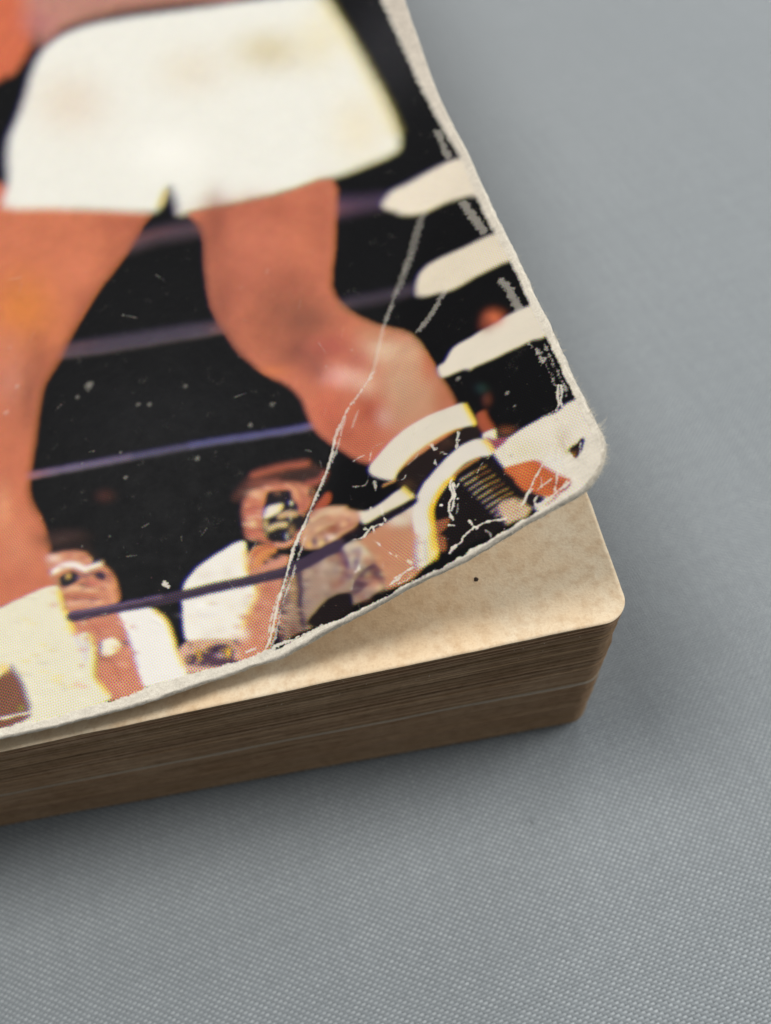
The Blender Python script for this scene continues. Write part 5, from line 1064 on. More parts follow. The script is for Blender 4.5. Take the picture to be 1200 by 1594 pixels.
 ('b',[[40.67,2.37],[-0.25,-0.07],[0.02,-0.23]],(184,112,90),0,0,0.5,1),
 ('b',[[42.02,3.41],[-0.36,-0.1],[0.01,-0.13]],(218,152,120),0,0,0.5,1),
 ('b',[[38.36,-0.14],[-0.22,-0.06],[0.02,-0.18]],(228,168,140),0,0,0.5,1),
 ('b',[[39.07,-1.67],[-0.38,-0.11],[0.02,-0.17]],(184,112,90),0,0,0.5,1),
 ('b',[[38.25,1.6],[-0.31,-0.09],[0.03,-0.21]],(228,168,140),0,0,0.5,1),
 ('b',[[40.55,3.99],[-0.44,-0.13],[0.03,-0.24]],(218,152,120),0,0,0.5,1),
 ('b',[[39.5,2.6],[-0.25,-0.07],[0.02,-0.17]],(184,112,90),0,0,0.5,1),
 ('b',[[39.8,3.09],[-0.33,-0.09],[0.03,-0.24]],(184,112,90),0,0,0.5,1),
 ('b',[[38.07,0.75],[-0.42,-0.12],[0.02,-0.19]],(218,152,120),0,0,0.5,1),
 ('b',[[40.07,0.64],[-0.33,-0.09],[0.01,-0.13]],(218,152,120),0,0,0.5,1),
 ('b',[[39.01,-1.33],[-0.41,-0.11],[0.02,-0.13]],(218,152,120),0,0,0.5,1),
 ('b',[[38.92,1.5],[-0.29,-0.08],[0.02,-0.19]],(228,168,140),0,0,0.5,1),
 ('b',[[39.2,-0.73],[-0.26,-0.07],[0.02,-0.14]],(218,152,120),0,0,0.5,1),
 ('b',[[39.41,2.52],[-0.31,-0.09],[0.02,-0.14]],(218,152,120),0,0,0.5,1),
 ('b',[[38.3,3.32],[-0.41,-0.12],[0.02,-0.18]],(228,168,140),0,0,0.5,1),
 ('b',[[38.65,2.33],[-0.35,-0.1],[0.02,-0.16]],(218,152,120),0,0,0.5,1),
 ('b',[[37.43,2.75],[-0.25,-0.07],[0.02,-0.18]],(218,152,120),0,0,0.5,1),
 ('b',[[40.47,-0.73],[-0.32,-0.09],[0.02,-0.16]],(218,152,120),0,0,0.5,1),
 ('b',[[41.97,3.52],[-0.37,-0.11],[0.02,-0.25]],(228,168,140),0,0,0.5,1),
 ('b',[[40.53,-0.33],[-0.24,-0.07],[0.02,-0.2]],(184,112,90),0,0,0.5,1),
 ('b',[[41.66,2.09],[-0.41,-0.12],[0.02,-0.16]],(218,152,120),0,0,0.5,1),
 ('b',[[37.87,1.02],[-0.27,-0.08],[0.02,-0.15]],(228,168,140),0,0,0.5,1),
 ('b',[[39.6,2.97],[-0.31,-0.09],[0.02,-0.22]],(218,152,120),0,0,0.5,1),
 ('b',[[39.88,0.81],[-0.43,-0.12],[0.03,-0.23]],(184,112,90),0,0,0.5,1),
 ('b',[[38.43,2.25],[-0.36,-0.1],[0.02,-0.16]],(184,112,90),0,0,0.5,1),
 ('b',[[39.76,1.23],[-0.24,-0.07],[0.02,-0.21]],(228,168,140),0,0,0.5,1),
 ('b',[[41.82,0.87],[-0.23,-0.07],[0.01,-0.14]],(184,112,90),0,0,0.5,1),
 ('b',[[38.35,3.31],[-0.29,-0.09],[0.02,-0.15]],(228,168,140),0,0,0.5,1),
 ('b',[[40.33,2.56],[-0.24,-0.07],[0.02,-0.15]],(218,152,120),0,0,0.5,1),
 ('b',[[38.78,0.17],[-0.26,-0.07],[0.02,-0.18]],(228,168,140),0,0,0.5,1),
 ('b',[[41.13,2.87],[-0.36,-0.11],[0.02,-0.18]],(218,152,120),0,0,0.5,1),
 ('b',[[41.78,-0.76],[-0.37,-0.1],[0.02,-0.15]],(228,168,140),0,0,0.5,1),
 ('b',[[38.43,0.09],[-0.33,-0.09],[0.03,-0.23]],(228,168,140),0,0,0.5,1),
 ('b',[[38.84,-1.36],[-0.32,-0.09],[0.02,-0.2]],(228,168,140),0,0,0.5,1),
 ('b',[[37.43,0.68],[-0.32,-0.09],[0.02,-0.14]],(184,112,90),0,0,0.5,1),
 ('b',[[38.81,-1.32],[-0.24,-0.07],[0.02,-0.13]],(184,112,90),0,0,0.5,1),
 ('b',[[38.95,-1.77],[-0.39,-0.11],[0.03,-0.24]],(218,152,120),0,0,0.5,1),
 ('b',[[42.31,-0.47],[-0.37,-0.1],[0.02,-0.21]],(228,168,140),0,0,0.5,1),
 ('b',[[30.49,1.28],[-0.88,-0.25],[0.06,-0.34]],(236,226,206),0,0,0.6,1),
 ('b',[[29.32,2.09],[-0.5,-0.15],[0.05,-0.28]],(226,214,196),0,0,0.6,1),
 ('b',[[28.39,3.75],[-0.84,-0.25],[0.09,-0.49]],(236,226,206),0,0,0.6,1),
 ('b',[[28.93,-0.25],[-0.62,-0.19],[0.09,-0.52]],(246,242,234),0,0,0.6,1),
 ('b',[[32.53,1.97],[-0.54,-0.15],[0.08,-0.5]],(236,226,206),0,0,0.6,1),
 ('b',[[30.48,0.12],[-0.54,-0.15],[0.07,-0.4]],(236,226,206),0,0,0.6,1),
 ('b',[[29.2,4.88],[-0.49,-0.14],[0.09,-0.54]],(226,214,196),0,0,0.6,1),
 ('b',[[29.58,2.65],[-0.76,-0.22],[0.07,-0.38]],(236,226,206),0,0,0.6,1),
 ('b',[[27.24,6.72],[-0.63,-0.19],[0.06,-0.3]],(236,226,206),0,0,0.6,1),
 ('b',[[31.58,0.4],[-0.61,-0.17],[0.08,-0.47]],(226,214,196),0,0,0.6,1),
 ('b',[[31.71,3.6],[-0.89,-0.25],[0.07,-0.42]],(226,214,196),0,0,0.6,1),
 ('b',[[32.1,7.76],[-0.6,-0.18],[0.08,-0.5]],(236,226,206),0,0,0.6,1),
 ('b',[[30.55,0.56],[-0.56,-0.16],[0.06,-0.34]],(226,214,196),0,0,0.6,1),
 ('b',[[30.99,5.21],[-0.87,-0.25],[0.07,-0.44]],(226,214,196),0,0,0.6,1),
 ('b',[[30.53,7.41],[-0.92,-0.27],[0.05,-0.29]],(236,226,206),0,0,0.6,1),
 ('b',[[31.62,2.97],[-0.78,-0.22],[0.06,-0.35]],(246,242,234),0,0,0.6,1),
 ('b',[[29.15,1.61],[-0.67,-0.2],[0.08,-0.43]],(236,226,206),0,0,0.6,1),
 ('b',[[29.07,4.08],[-0.79,-0.23],[0.09,-0.54]],(236,226,206),0,0,0.6,1),
 ('b',[[28.05,5.58],[-0.91,-0.27],[0.1,-0.55]],(236,226,206),0,0,0.6,1),
 ('b',[[31.99,6.49],[-0.85,-0.25],[0.07,-0.43]],(226,214,196),0,0,0.6,1),
 ('l',[[13.15,3.63],[14.23,3.58],[15.35,3.62],[16.69,3.63],[17.64,3.65],[18.58,3.66],[19.98,3.59],[21.38,3.48],[22.64,3.53]],(28,23,30),0.1,0.0,1.0,0.584),
 ('p',[[42.43,5.42],[40.17,5.13],[37.5,4.83],[34.84,4.59],[31.12,4.43],[26.9,4.12],[24.39,3.99],[21.37,4.19],[20.22,4.16],[19.34,3.83],[19.84,3.02],[21.56,3.14],[24.14,2.98],[27.06,3.3],[30.73,3.57],[34.42,3.77],[38.65,4.2],[42.28,4.57]],(66,52,70),0.1,0.0,1.0,0),
 ('l',[[42.33,5.28],[38.58,4.82],[34.86,4.49]],(120,96,130),0.14,0.0,0.7,0.213),
 ('l',[[37.57,4.26],[31.22,3.81],[24.9,3.34]],(44,34,44),0.16,0.0,0.6,0.314),
]
# scuffs, cracks and nicks: (path, width, strength, raggedness, relief, softness)
SCUFFS = [
 ([[18.35,13.21],[19.33,11.07],[20.78,9.02],[22.51,6.55]],0.195,0.8,0.2,0.16,0.05),
 ([[22.51,6.55],[23.72,4.93],[24.71,2.87],[25.67,1.25],[26.71,-1.27],[27.67,-2.48]],0.245,0.95,0.22,0.16,0.05),
 ([[13.79,18.1],[15.29,16.79],[16.58,15.72],[17.95,14.01],[18.35,13.21]],0.207,0.6,0.25,0.07,0.05),
 ([[9.82,25.34],[11.45,22.93],[12.62,20.55],[13.79,18.1]],0.327,0.22,0.25,0.07,0.2),
 ([[5.13,33.13],[6.0,31.76],[7.47,28.99],[9.82,25.34]],0.708,0.16,0.3,0.05,0.3),
 ([[7.47,28.99],[9.82,25.34],[11.4,22.9]],0.272,0.26,0.3,0.05,0.2),
 ([[22.3,5.92],[23.23,4.55],[24.38,2.57],[25.33,1.0],[26.38,-1.29],[26.98,-2.23]],0.119,0.5,0.25,0.05,0.05),
 ([[27.47,-2.56],[26.29,-2.08],[24.2,-2.39],[22.49,-2.32]],0.221,0.9,0.3,0.0,0.05),
 ([[17.08,15.07],[18.08,12.88],[18.98,11.35]],0.18,0.4,0.2,0.05,0.05),
 ([[15.84,15.11],[16.65,13.82]],0.186,0.25,0.12,0.0,0.05),
 ([[10.08,3.52],[10.31,3.07],[10.26,2.19],[10.69,1.75],[10.86,1.23],[10.86,0.78],[10.77,0.18]],0.195,1.0,0.13,0.04,0.05),
 ([[10.08,3.19],[10.16,2.12],[10.46,1.41],[10.71,1.04]],0.193,1.0,0.13,0.04,0.05),
 ([[9.99,3.22],[9.92,2.6],[9.67,2.8]],0.096,1.0,0.13,0.04,0.05),
 ([[11.17,0.01],[10.79,-0.32]],0.063,1.0,0.13,0.04,0.05),
 ([[9.71,-0.58],[9.6,-1.04]],0.09,1.0,0.13,0.04,0.05),
 ([[11.68,-2.17],[11.24,-1.94],[10.69,-1.87],[10.47,-1.59],[9.65,-1.36],[9.21,-1.4],[8.64,-1.48],[7.96,-1.73],[7.33,-2.08]],0.114,1.0,0.13,0.04,0.05),
 ([[9.65,-1.36],[9.51,-1.28],[9.31,-1.5]],0.122,1.0,0.13,0.04,0.05),
 ([[10.07,1.69],[10.05,1.64]],0.129,1.0,0.13,0.04,0.05),
 ([[11.35,1.98],[11.3,1.9]],0.148,1.0,0.13,0.04,0.05),
 ([[11.39,-1.93],[11.16,-1.91]],0.245,1.0,0.13,0.04,0.05),
 ([[3.84,0.31],[4.15,0.0],[4.63,-0.36],[5.08,-0.91],[5.47,-1.24],[5.8,-1.61]],0.103,0.95,0.12,0.04,0.05),
 ([[3.15,-0.95],[3.38,-1.56],[3.68,-2.04],[3.56,-2.3]],0.087,0.9,0.12,0.04,0.05),
 ([[3.68,-1.17],[4.27,-1.25],[4.72,-1.35]],0.068,0.8,0.12,0.04,0.05),
 ([[2.45,-2.06],[2.85,-2.23],[3.5,-2.34],[4.37,-2.47],[5.07,-2.48]],0.113,0.95,0.12,0.04,0.05),
 ([[2.74,-1.92],[3.19,-2.23],[3.75,-2.25]],0.066,0.9,0.12,0.04,0.05),
 ([[4.85,-1.77],[5.14,-2.0],[5.13,-2.43]],0.101,0.9,0.12,0.04,0.05),
 ([[5.29,-1.11],[5.9,-1.71],[6.27,-1.97]],0.103,0.9,0.12,0.04,0.05),
 ([[4.99,-1.06],[5.25,-1.22]],0.069,0.8,0.12,0.04,0.05),
 ([[0.71,5.74],[0.84,5.03],[1.13,4.47],[1.19,3.83]],0.11,0.8,0.12,0.04,0.05),
 ([[0.88,5.89],[1.17,5.12],[1.32,4.34],[1.67,3.94]],0.096,0.85,0.12,0.04,0.05),
 ([[0.76,5.16],[1.15,4.4],[1.61,3.9]],0.073,0.7,0.12,0.04,0.05),
 ([[1.86,4.01],[2.17,3.98],[2.17,4.08]],0.074,0.8,0.12,0.04,0.05),
 ([[2.54,1.49],[3.12,1.02],[3.66,0.44]],0.084,0.6,0.12,0.04,0.05),
 ([[1.51,2.44],[2.14,1.82]],0.071,0.5,0.12,0.04,0.05),
 ([[1.95,1.1],[2.02,0.05]],0.068,0.4,0.12,0.04,0.05),
 ([[2.58,0.69],[2.83,0.15]],0.069,0.4,0.12,0.04,0.05),
 ([[1.04,0.26],[1.54,-0.88]],0.067,0.7,0.12,0.04,0.05),
 ([[4.2,-0.59],[4.4,-1.33]],0.068,0.6,0.12,0.04,0.05),
 ([[8.59,7.34],[9.02,6.05]],0.138,0.7,0.3,0.0,0.05),
 ([[10.93,7.85],[10.48,6.93],[9.86,6.01]],0.129,0.6,0.3,0.0,0.05),
 ([[10.88,6.08],[10.87,5.73]],0.173,0.7,0.3,0.0,0.05),
 ([[15.94,4.77],[15.75,3.43]],0.095,0.95,0.2,0.0,0.05),
 ([[18.64,3.36],[17.73,3.14],[16.92,3.55],[16.84,2.92]],0.128,0.9,0.2,0.0,0.05),
 ([[16.92,3.55],[16.13,3.33]],0.095,0.9,0.2,0.0,0.05),
 ([[17.5,3.8],[17.17,3.36]],0.096,0.7,0.2,0.0,0.05),
 ([[16.65,1.8],[16.32,0.94],[15.45,-0.14]],0.061,0.8,0.2,0.0,0.05),
 ([[16.98,2.23],[16.65,1.8]],0.05,0.6,0.2,0.0,0.05),
 ([[19.47,0.64],[18.76,0.55],[18.59,0.89]],0.093,0.8,0.2,0.0,0.05),
 ([[19.29,-0.1],[19.49,-0.62]],0.061,0.7,0.2,0.0,0.05),
 ([[15.99,-1.71],[15.19,-1.66],[14.43,-1.71]],0.117,0.9,0.2,0.0,0.05),
 ([[16.84,-2.03],[15.83,-1.9],[15.41,-1.74]],0.146,0.9,0.2,0.0,0.05),
 ([[16.28,-2.16],[15.25,-2.35],[14.21,-2.05]],0.086,0.9,0.2,0.0,0.05),
 ([[15.92,7.4],[15.89,6.77]],0.133,0.5,0.2,0.0,0.05),
 ([[14.89,-0.75],[14.53,-1.33]],0.058,0.7,0.2,0.0,0.05),
 ([[34.34,5.42],[34.16,5.14]],0.266,0.8,0.3,0.0,0.05),
 ([[28.86,-1.72],[28.14,-1.69]],0.123,0.8,0.12,0.0,0.05),
 ([[27.33,-2.2],[27.04,-1.77],[26.82,-0.85],[26.34,0.3],[25.63,1.74]],0.179,0.8,0.3,0.0,0.05),
 ([[30.02,-2.47],[28.51,-2.53],[27.91,-2.31],[27.11,-2.18]],0.206,0.9,0.4,0.0,0.05),
 ([[1.63,11.48],[1.03,9.62],[1.04,7.77],[1.03,5.2]],0.089,0.4,0.35,0.03,0.15),
 ([[1.2,10.0],[1.17,8.71]],0.283,0.5,0.35,0.03,0.15),
 ([[0.55,10.22],[0.57,8.35],[0.52,5.9],[0.65,4.67]],0.086,0.35,0.35,0.03,0.15),
 ([[1.49,19.26],[1.21,17.49],[1.1,15.24]],0.588,0.3,0.35,0.03,0.15),
 ([[1.73,31.29],[1.31,27.61],[1.08,25.95]],0.68,0.28,0.35,0.03,0.15),
 ([[1.31,42.17],[1.29,38.31]],0.624,0.25,0.35,0.03,0.15),
 ([[-10.46,27.88],[-9.73,28.99]],0.074,0.1,0.35,0.03,0.15),
 ([[5.9,22.22],[7.92,20.4],[8.92,19.85]],0.561,0.25,0.35,0.03,0.15),
 ([[11.54,10.21],[11.63,9.93],[11.77,9.71]],0.052,0.6212842650807016,0.12,0.02,0.05),
 ([[13.19,4.36],[13.32,4.13],[13.54,3.99]],0.042,0.6246164709998212,0.12,0.02,0.05),
 ([[2.8,1.83],[3.05,1.19],[3.64,1.0]],0.056,0.6080177629764199,0.12,0.02,0.05),
 ([[15.86,5.09],[15.94,4.75],[15.83,4.3]],0.052,0.3312711725428866,0.12,0.02,0.05),
 ([[6.96,3.49],[7.61,3.35],[8.13,2.82]],0.06,0.47793033136646307,0.12,0.02,0.05),
 ([[10.11,1.31],[10.24,0.91],[10.42,0.57]],0.058,0.315133464175287,0.12,0.02,0.05),
 ([[16.67,5.31],[16.89,4.82],[17.43,4.71]],0.048,0.6490476059602394,0.12,0.02,0.05),
 ([[13.28,6.37],[13.55,6.13],[14.0,6.28]],0.048,0.5614299383466619,0.12,0.02,0.05),
 ([[11.54,2.89],[11.7,2.75],[11.84,2.56]],0.041,0.5678067844641965,0.12,0.02,0.05),
 ([[5.68,3.47],[5.9,3.01],[6.24,2.7]],0.033,0.5440521585115314,0.12,0.02,0.05),
 ([[16.24,10.46],[16.74,10.54],[17.21,10.46]],0.073,0.5171786650122352,0.12,0.02,0.05),
 ([[2.94,0.45],[3.12,0.29],[3.38,0.33]],0.041,0.6366347678424167,0.12,0.02,0.05),
 ([[9.51,10.24],[10.07,9.86],[10.68,9.57]],0.05,0.4016169827432149,0.12,0.02,0.05),
 ([[16.68,0.08],[16.74,-0.17],[16.84,-0.38]],0.035,0.35903459495631745,0.12,0.02,0.05),
 ([[4.43,3.83],[4.73,3.77],[5.04,3.8]],0.064,0.34279564017204683,0.12,0.02,0.05),
 ([[8.84,-2.03],[8.59,-2.55],[8.73,-3.14]],0.037,0.4437178710265348,0.12,0.02,0.05),
 ([[16.27,8.3],[16.69,7.64],[17.75,8.13]],0.055,0.3110776250279105,0.12,0.02,0.05),
 ([[11.67,7.97],[12.17,7.38],[12.89,7.18]],0.041,0.3179458037902334,0.12,0.02,0.05),
 ([[1.04,-2.61],[1.57,-2.69],[2.01,-3.14]],0.048,0.4730008079529959,0.12,0.02,0.05),
 ([[14.56,10.61],[15.39,10.66],[15.86,9.7]],0.051,0.5299181499699516,0.12,0.02,0.05),
 ([[23.22,8.59],[23.92,8.34]],0.06,0.15603437924500266,0.12,0.02,0.05),
 ([[39.44,4.42],[39.82,4.46]],0.068,0.19464833444282814,0.12,0.02,0.05),
 ([[22.97,31.14],[23.45,31.11]],0.085,0.15340658843430738,0.12,0.02,0.05),
 ([[43.68,33.93],[44.11,33.05]],0.083,0.18984733249740243,0.12,0.02,0.05),
 ([[37.6,38.88],[38.0,38.92]],0.092,0.07622459572113784,0.12,0.02,0.05),
 ([[23.8,4.09],[24.55,4.04]],0.066,0.088233722766237,0.12,0.02,0.05),
 ([[24.87,20.21],[25.89,20.1]],0.059,0.13369721041284446,0.12,0.02,0.05),
 ([[44.58,40.51],[44.88,39.55]],0.094,0.1451375207929,0.12,0.02,0.05),
 ([[41.57,24.82],[42.24,24.39]],0.046,0.17727645478075568,0.12,0.02,0.05),
 ([[18.34,27.79],[18.59,27.01]],0.075,0.10356371234661554,0.12,0.02,0.05),
 ([[38.96,19.08],[39.39,19.16]],0.047,0.14693464243240284,0.12,0.02,0.05),
 ([[19.93,11.95],[19.94,10.74]],0.067,0.06936850196125319,0.12,0.02,0.05),
 ([[17.62,23.06],[17.21,21.86]],0.058,0.17176884187877745,0.12,0.02,0.05),
 ([[42.17,6.76],[41.81,6.41]],0.054,0.10740188729916178,0.12,0.02,0.05),
 ([[31.78,2.79],[32.0,2.59]],0.046,0.1362927864157961,0.12,0.02,0.05),
 ([[32.43,8.96],[32.46,8.56]],0.046,0.17865981415721133,0.12,0.02,0.05),
 ([[36.35,8.47],[37.21,8.65]],0.061,0.1453348833849221,0.12,0.02,0.05),
 ([[38.14,4.35],[38.13,3.26]],0.046,0.1814536523143392,0.12,0.02,0.05),
 ([[23.38,9.65],[23.39,9.18]],0.064,0.1107051376851308,0.12,0.02,0.05),
 ([[23.81,27.69],[23.38,27.38]],0.076,0.08487361907922684,0.12,0.02,0.05),
 ([[18.41,16.57],[18.69,15.94]],0.063,0.0730854099302633,0.12,0.02,0.05),
 ([[35.74,2.94],[35.09,2.29]],0.046,0.1020812200282499,0.12,0.02,0.05),
 ([[44.66,41.23],[45.97,41.49]],0.093,0.17301501865539998,0.12,0.02,0.05),
 ([[15.16,23.72],[15.54,22.92]],0.065,0.19130762301955923,0.12,0.02,0.05),
 ([[26.18,-0.93],[25.44,-1.57]],0.06,0.1643282350234992,0.12,0.02,0.05),
 ([[29.34,4.34],[28.87,3.3]],0.049,0.1438647774848395,0.12,0.02,0.05),
 ([[20.89,5.46],[20.68,4.85]],0.053,0.14775154169027888,0.12,0.02,0.05),
 ([[19.22,-2.21],[19.13,-2.91]],0.064,0.0997279781204513,0.12,0.02,0.05),
 ([[31.07,35.66],[30.39,34.77]],0.078,0.1460663868162051,0.12,0.02,0.05),
 ([[36.86,2.8],[37.06,2.45]],0.038,0.19633060690096404,0.12,0.02,0.05),
 ([[19.57,-2.69],[19.83,-3.13]],0.04,0.09610634466769957,0.12,0.02,0.05),
 ([[40.76,4.64],[41.7,4.55]],0.042,0.09336892448120596,0.12,0.02,0.05),
 ([[38.66,3.42],[37.87,2.71]],0.058,0.13659893557298908,0.12,0.02,0.05),
 ([[15.87,19.84],[16.02,19.32]],0.046,0.06444486240218542,0.12,0.02,0.05),
 ([[34.79,32.3],[33.51,31.48]],0.06,0.18463244995780337,0.12,0.02,0.05),
 ([[26.47,6.68],[27.14,5.82]],0.065,0.16072068297403364,0.12,0.02,0.05),
 ([[30.24,9.02],[30.82,8.54]],0.055,0.08158819355150924,0.12,0.02,0.05),
 ([[20.89,13.32],[20.46,13.06]],0.07,0.09584987083134906,0.12,0.02,0.05),
 ([[35.01,10.86],[35.58,10.74]],0.052,0.11923207683312653,0.12,0.02,0.05),
 ([[46.27,7.94],[45.1,7.51]],0.044,0.081934365006054,0.12,0.02,0.05),
]
NICKS = [
 (38.76,25.79,0.47,0.5),
 (39.99,25.07,0.27,0.3),
 (34.44,22.3,0.26,0.3),
 (33.48,21.96,0.25,0.3),
 (30.02,22.64,0.25,0.25),
 (22.82,18.41,0.27,0.3),
 (25.02,17.08,0.27,0.4),
 (30.04,15.4,0.27,0.4),
 (36.47,15.64,0.22,0.4),
 (45.69,28.46,0.32,0.35),
 (46.89,25.99,0.35,0.4),
 (46.22,33.14,0.3,0.2),
 (14.96,21.35,0.14,0.35),
 (17.49,20.56,0.12,0.3),
 (22.59,18.46,0.16,0.3),
 (7.21,12.25,0.23,0.5),
 (4.26,8.07,0.19,0.6),
 (4.1,6.5,0.15,0.4),
 (34.27,5.31,0.14,0.7),
 (15.9,7.34,0.19,0.6),
 (30.05,15.39,0.2,0.3),
 (40.14,18.28,0.16,0.4),
 (36.61,18.15,0.16,0.3),
 (20.59,32.12,0.2,0.2),
 (20.71,31.88,0.17,0.2),
 (40.83,10.65,0.13,0.3),
 (38.41,10.82,0.13,0.3),
 (44.2,14.34,0.11,0.3),
]
PRINT_BORDER = [[2.59,62.21],[2.12,54.09],[1.52,46.92],[0.9,38.51],[0.9,30.95],[0.81,25.92],[0.55,18.54],[0.63,14.8],[0.48,10.84],[0.38,7.19],[0.39,4.22]]
TAIL_EDGE = [[2.77,-3.11],[6.71,-3.01],[10.87,-3.08],[14.71,-2.75],[18.51,-2.77],[22.48,-2.66],[26.2,-2.91],[28.51,-2.77],[32.31,-2.85],[36.44,-3.08],[39.97,-3.06],[44.63,-2.96],[48.76,-2.59]]
FORE_EDGE = [[-0.11,3.24],[-0.05,6.34],[-0.15,11.4],[-0.21,20.93],[-0.1,28.53],[-0.3,36.71],[0.03,48.98],[-0.17,60.72]]


# ---------------------------------------------------------------- the front cover: a card sheet bent along its crease
CREASE_A, CREASE_TH, TAIL0 = 28.0739, 0.56055, -2.8675
_S = np.linspace(-190, 90, 1121)
_ds = _S[1] - _S[0]
_ph = 0.49127 / (1 + np.exp(np.clip(-_S / 2.43447 * 2.0, -60, 60))) + 0.00507 * np.maximum(_S, 0) + -0.00389 * np.clip(_S + 32.583, 0, 32.583)
_i0 = int(np.argmin(np.abs(_S + 120)))
_cx = np.cumsum(np.cos(_ph)) * _ds; _sz = np.cumsum(np.sin(_ph)) * _ds
_cx = _cx - _cx[_i0] + _S[_i0]; _sz = _sz - _sz[_i0]
def sheet(a, b):
    """sheet millimetres -> book-local millimetres"""
    st, ct = math.sin(CREASE_TH), math.cos(CREASE_TH)
    da = a - CREASE_A; db = b - TAIL0
    d = -da * ct - db * st; e = -da * st + db * ct
    dn = np.interp(d, _S, _cx); dz = np.interp(d, _S, _sz)
    A = CREASE_A - e * st - dn * ct; B = TAIL0 + e * ct - dn * st
    rise = 0.14304 * B
    rise = np.where(B > 95, 0.14304 * (95 + 40 * np.tanh((B - 95) / 40.0)), rise)
    spine = np.clip((A - 52) / 50.0, 0, 1)          # towards the spine the card comes back down to the block
    z = block_top(A) + 1.02725 + rise * (1 - spine * spine * (3 - 2 * spine)) + 0.05681 * np.maximum(85 - A, 0) + dz
    r = 0.07985
    A2 = 85 + (A - 85) * math.cos(r) + B * math.sin(r); B2 = B * math.cos(r) - (A - 85) * math.sin(r)
    z = np.maximum(z, block_top(A2) + 0.75)          # the card never sinks into the pages
    return np.stack([-A2, B2, z], -1)
def sheet_normal(a, b):
    e = 0.05
    u = sheet(a + e, b) - sheet(a - e, b); v = sheet(a, b + e) - sheet(a, b - e)
    n = np.cross(v, u)
    return n / np.linalg.norm(n, axis=-1, keepdims=True)

FORE0, TAILN = 0.2666, 2.8675
def spline(pts, closed, sub=3):
    P = np.asarray(pts, float); n = len(P)
    if n < 3: return P
    out = []
    rngi = range(n) if closed else range(n - 1)
    for i in rngi:
        if closed: p0, p1, p2, p3 = P[i - 1], P[i], P[(i + 1) % n], P[(i + 2) % n]
        else: p0, p1, p2, p3 = P[max(i - 1, 0)], P[i], P[i + 1], P[min(i + 2, n - 1)]
        for t in np.arange(sub) / sub:
            out.append(0.5 * (2 * p1 + (p2 - p0) * t + (2 * p0 - 5 * p1 + 4 * p2 - p3) * t * t + (3 * p1 - p0 - 3 * p2 + p3) * t ** 3))
    if not closed: out.append(P[-1])
    return np.array(out)

def seg_dist(x, y, P, closed):
    d2 = np.full(x.shape, 1e9, np.float32); ins = np.zeros(x.shape, bool)
    n = len(P)
    for i in range(n if closed else n - 1):
        ax, ay = P[i]; bx, by = P[(i + 1) % n]
        dx, dy = bx - ax, by - ay
        l2 = dx * dx + dy * dy + 1e-12
        t = np.clip(((x - ax) * dx + (y - ay) * dy) / l2, 0, 1)
        d2 = np.minimum(d2, (x - ax - t * dx) ** 2 + (y - ay - t * dy) ** 2)
        if closed and ay != by:
            ins ^= ((ay > y) != (by > y)) & (x < dx * (y - ay) / dy + ax)
    d = np.sqrt(d2)
    return np.where(ins, -d, d)

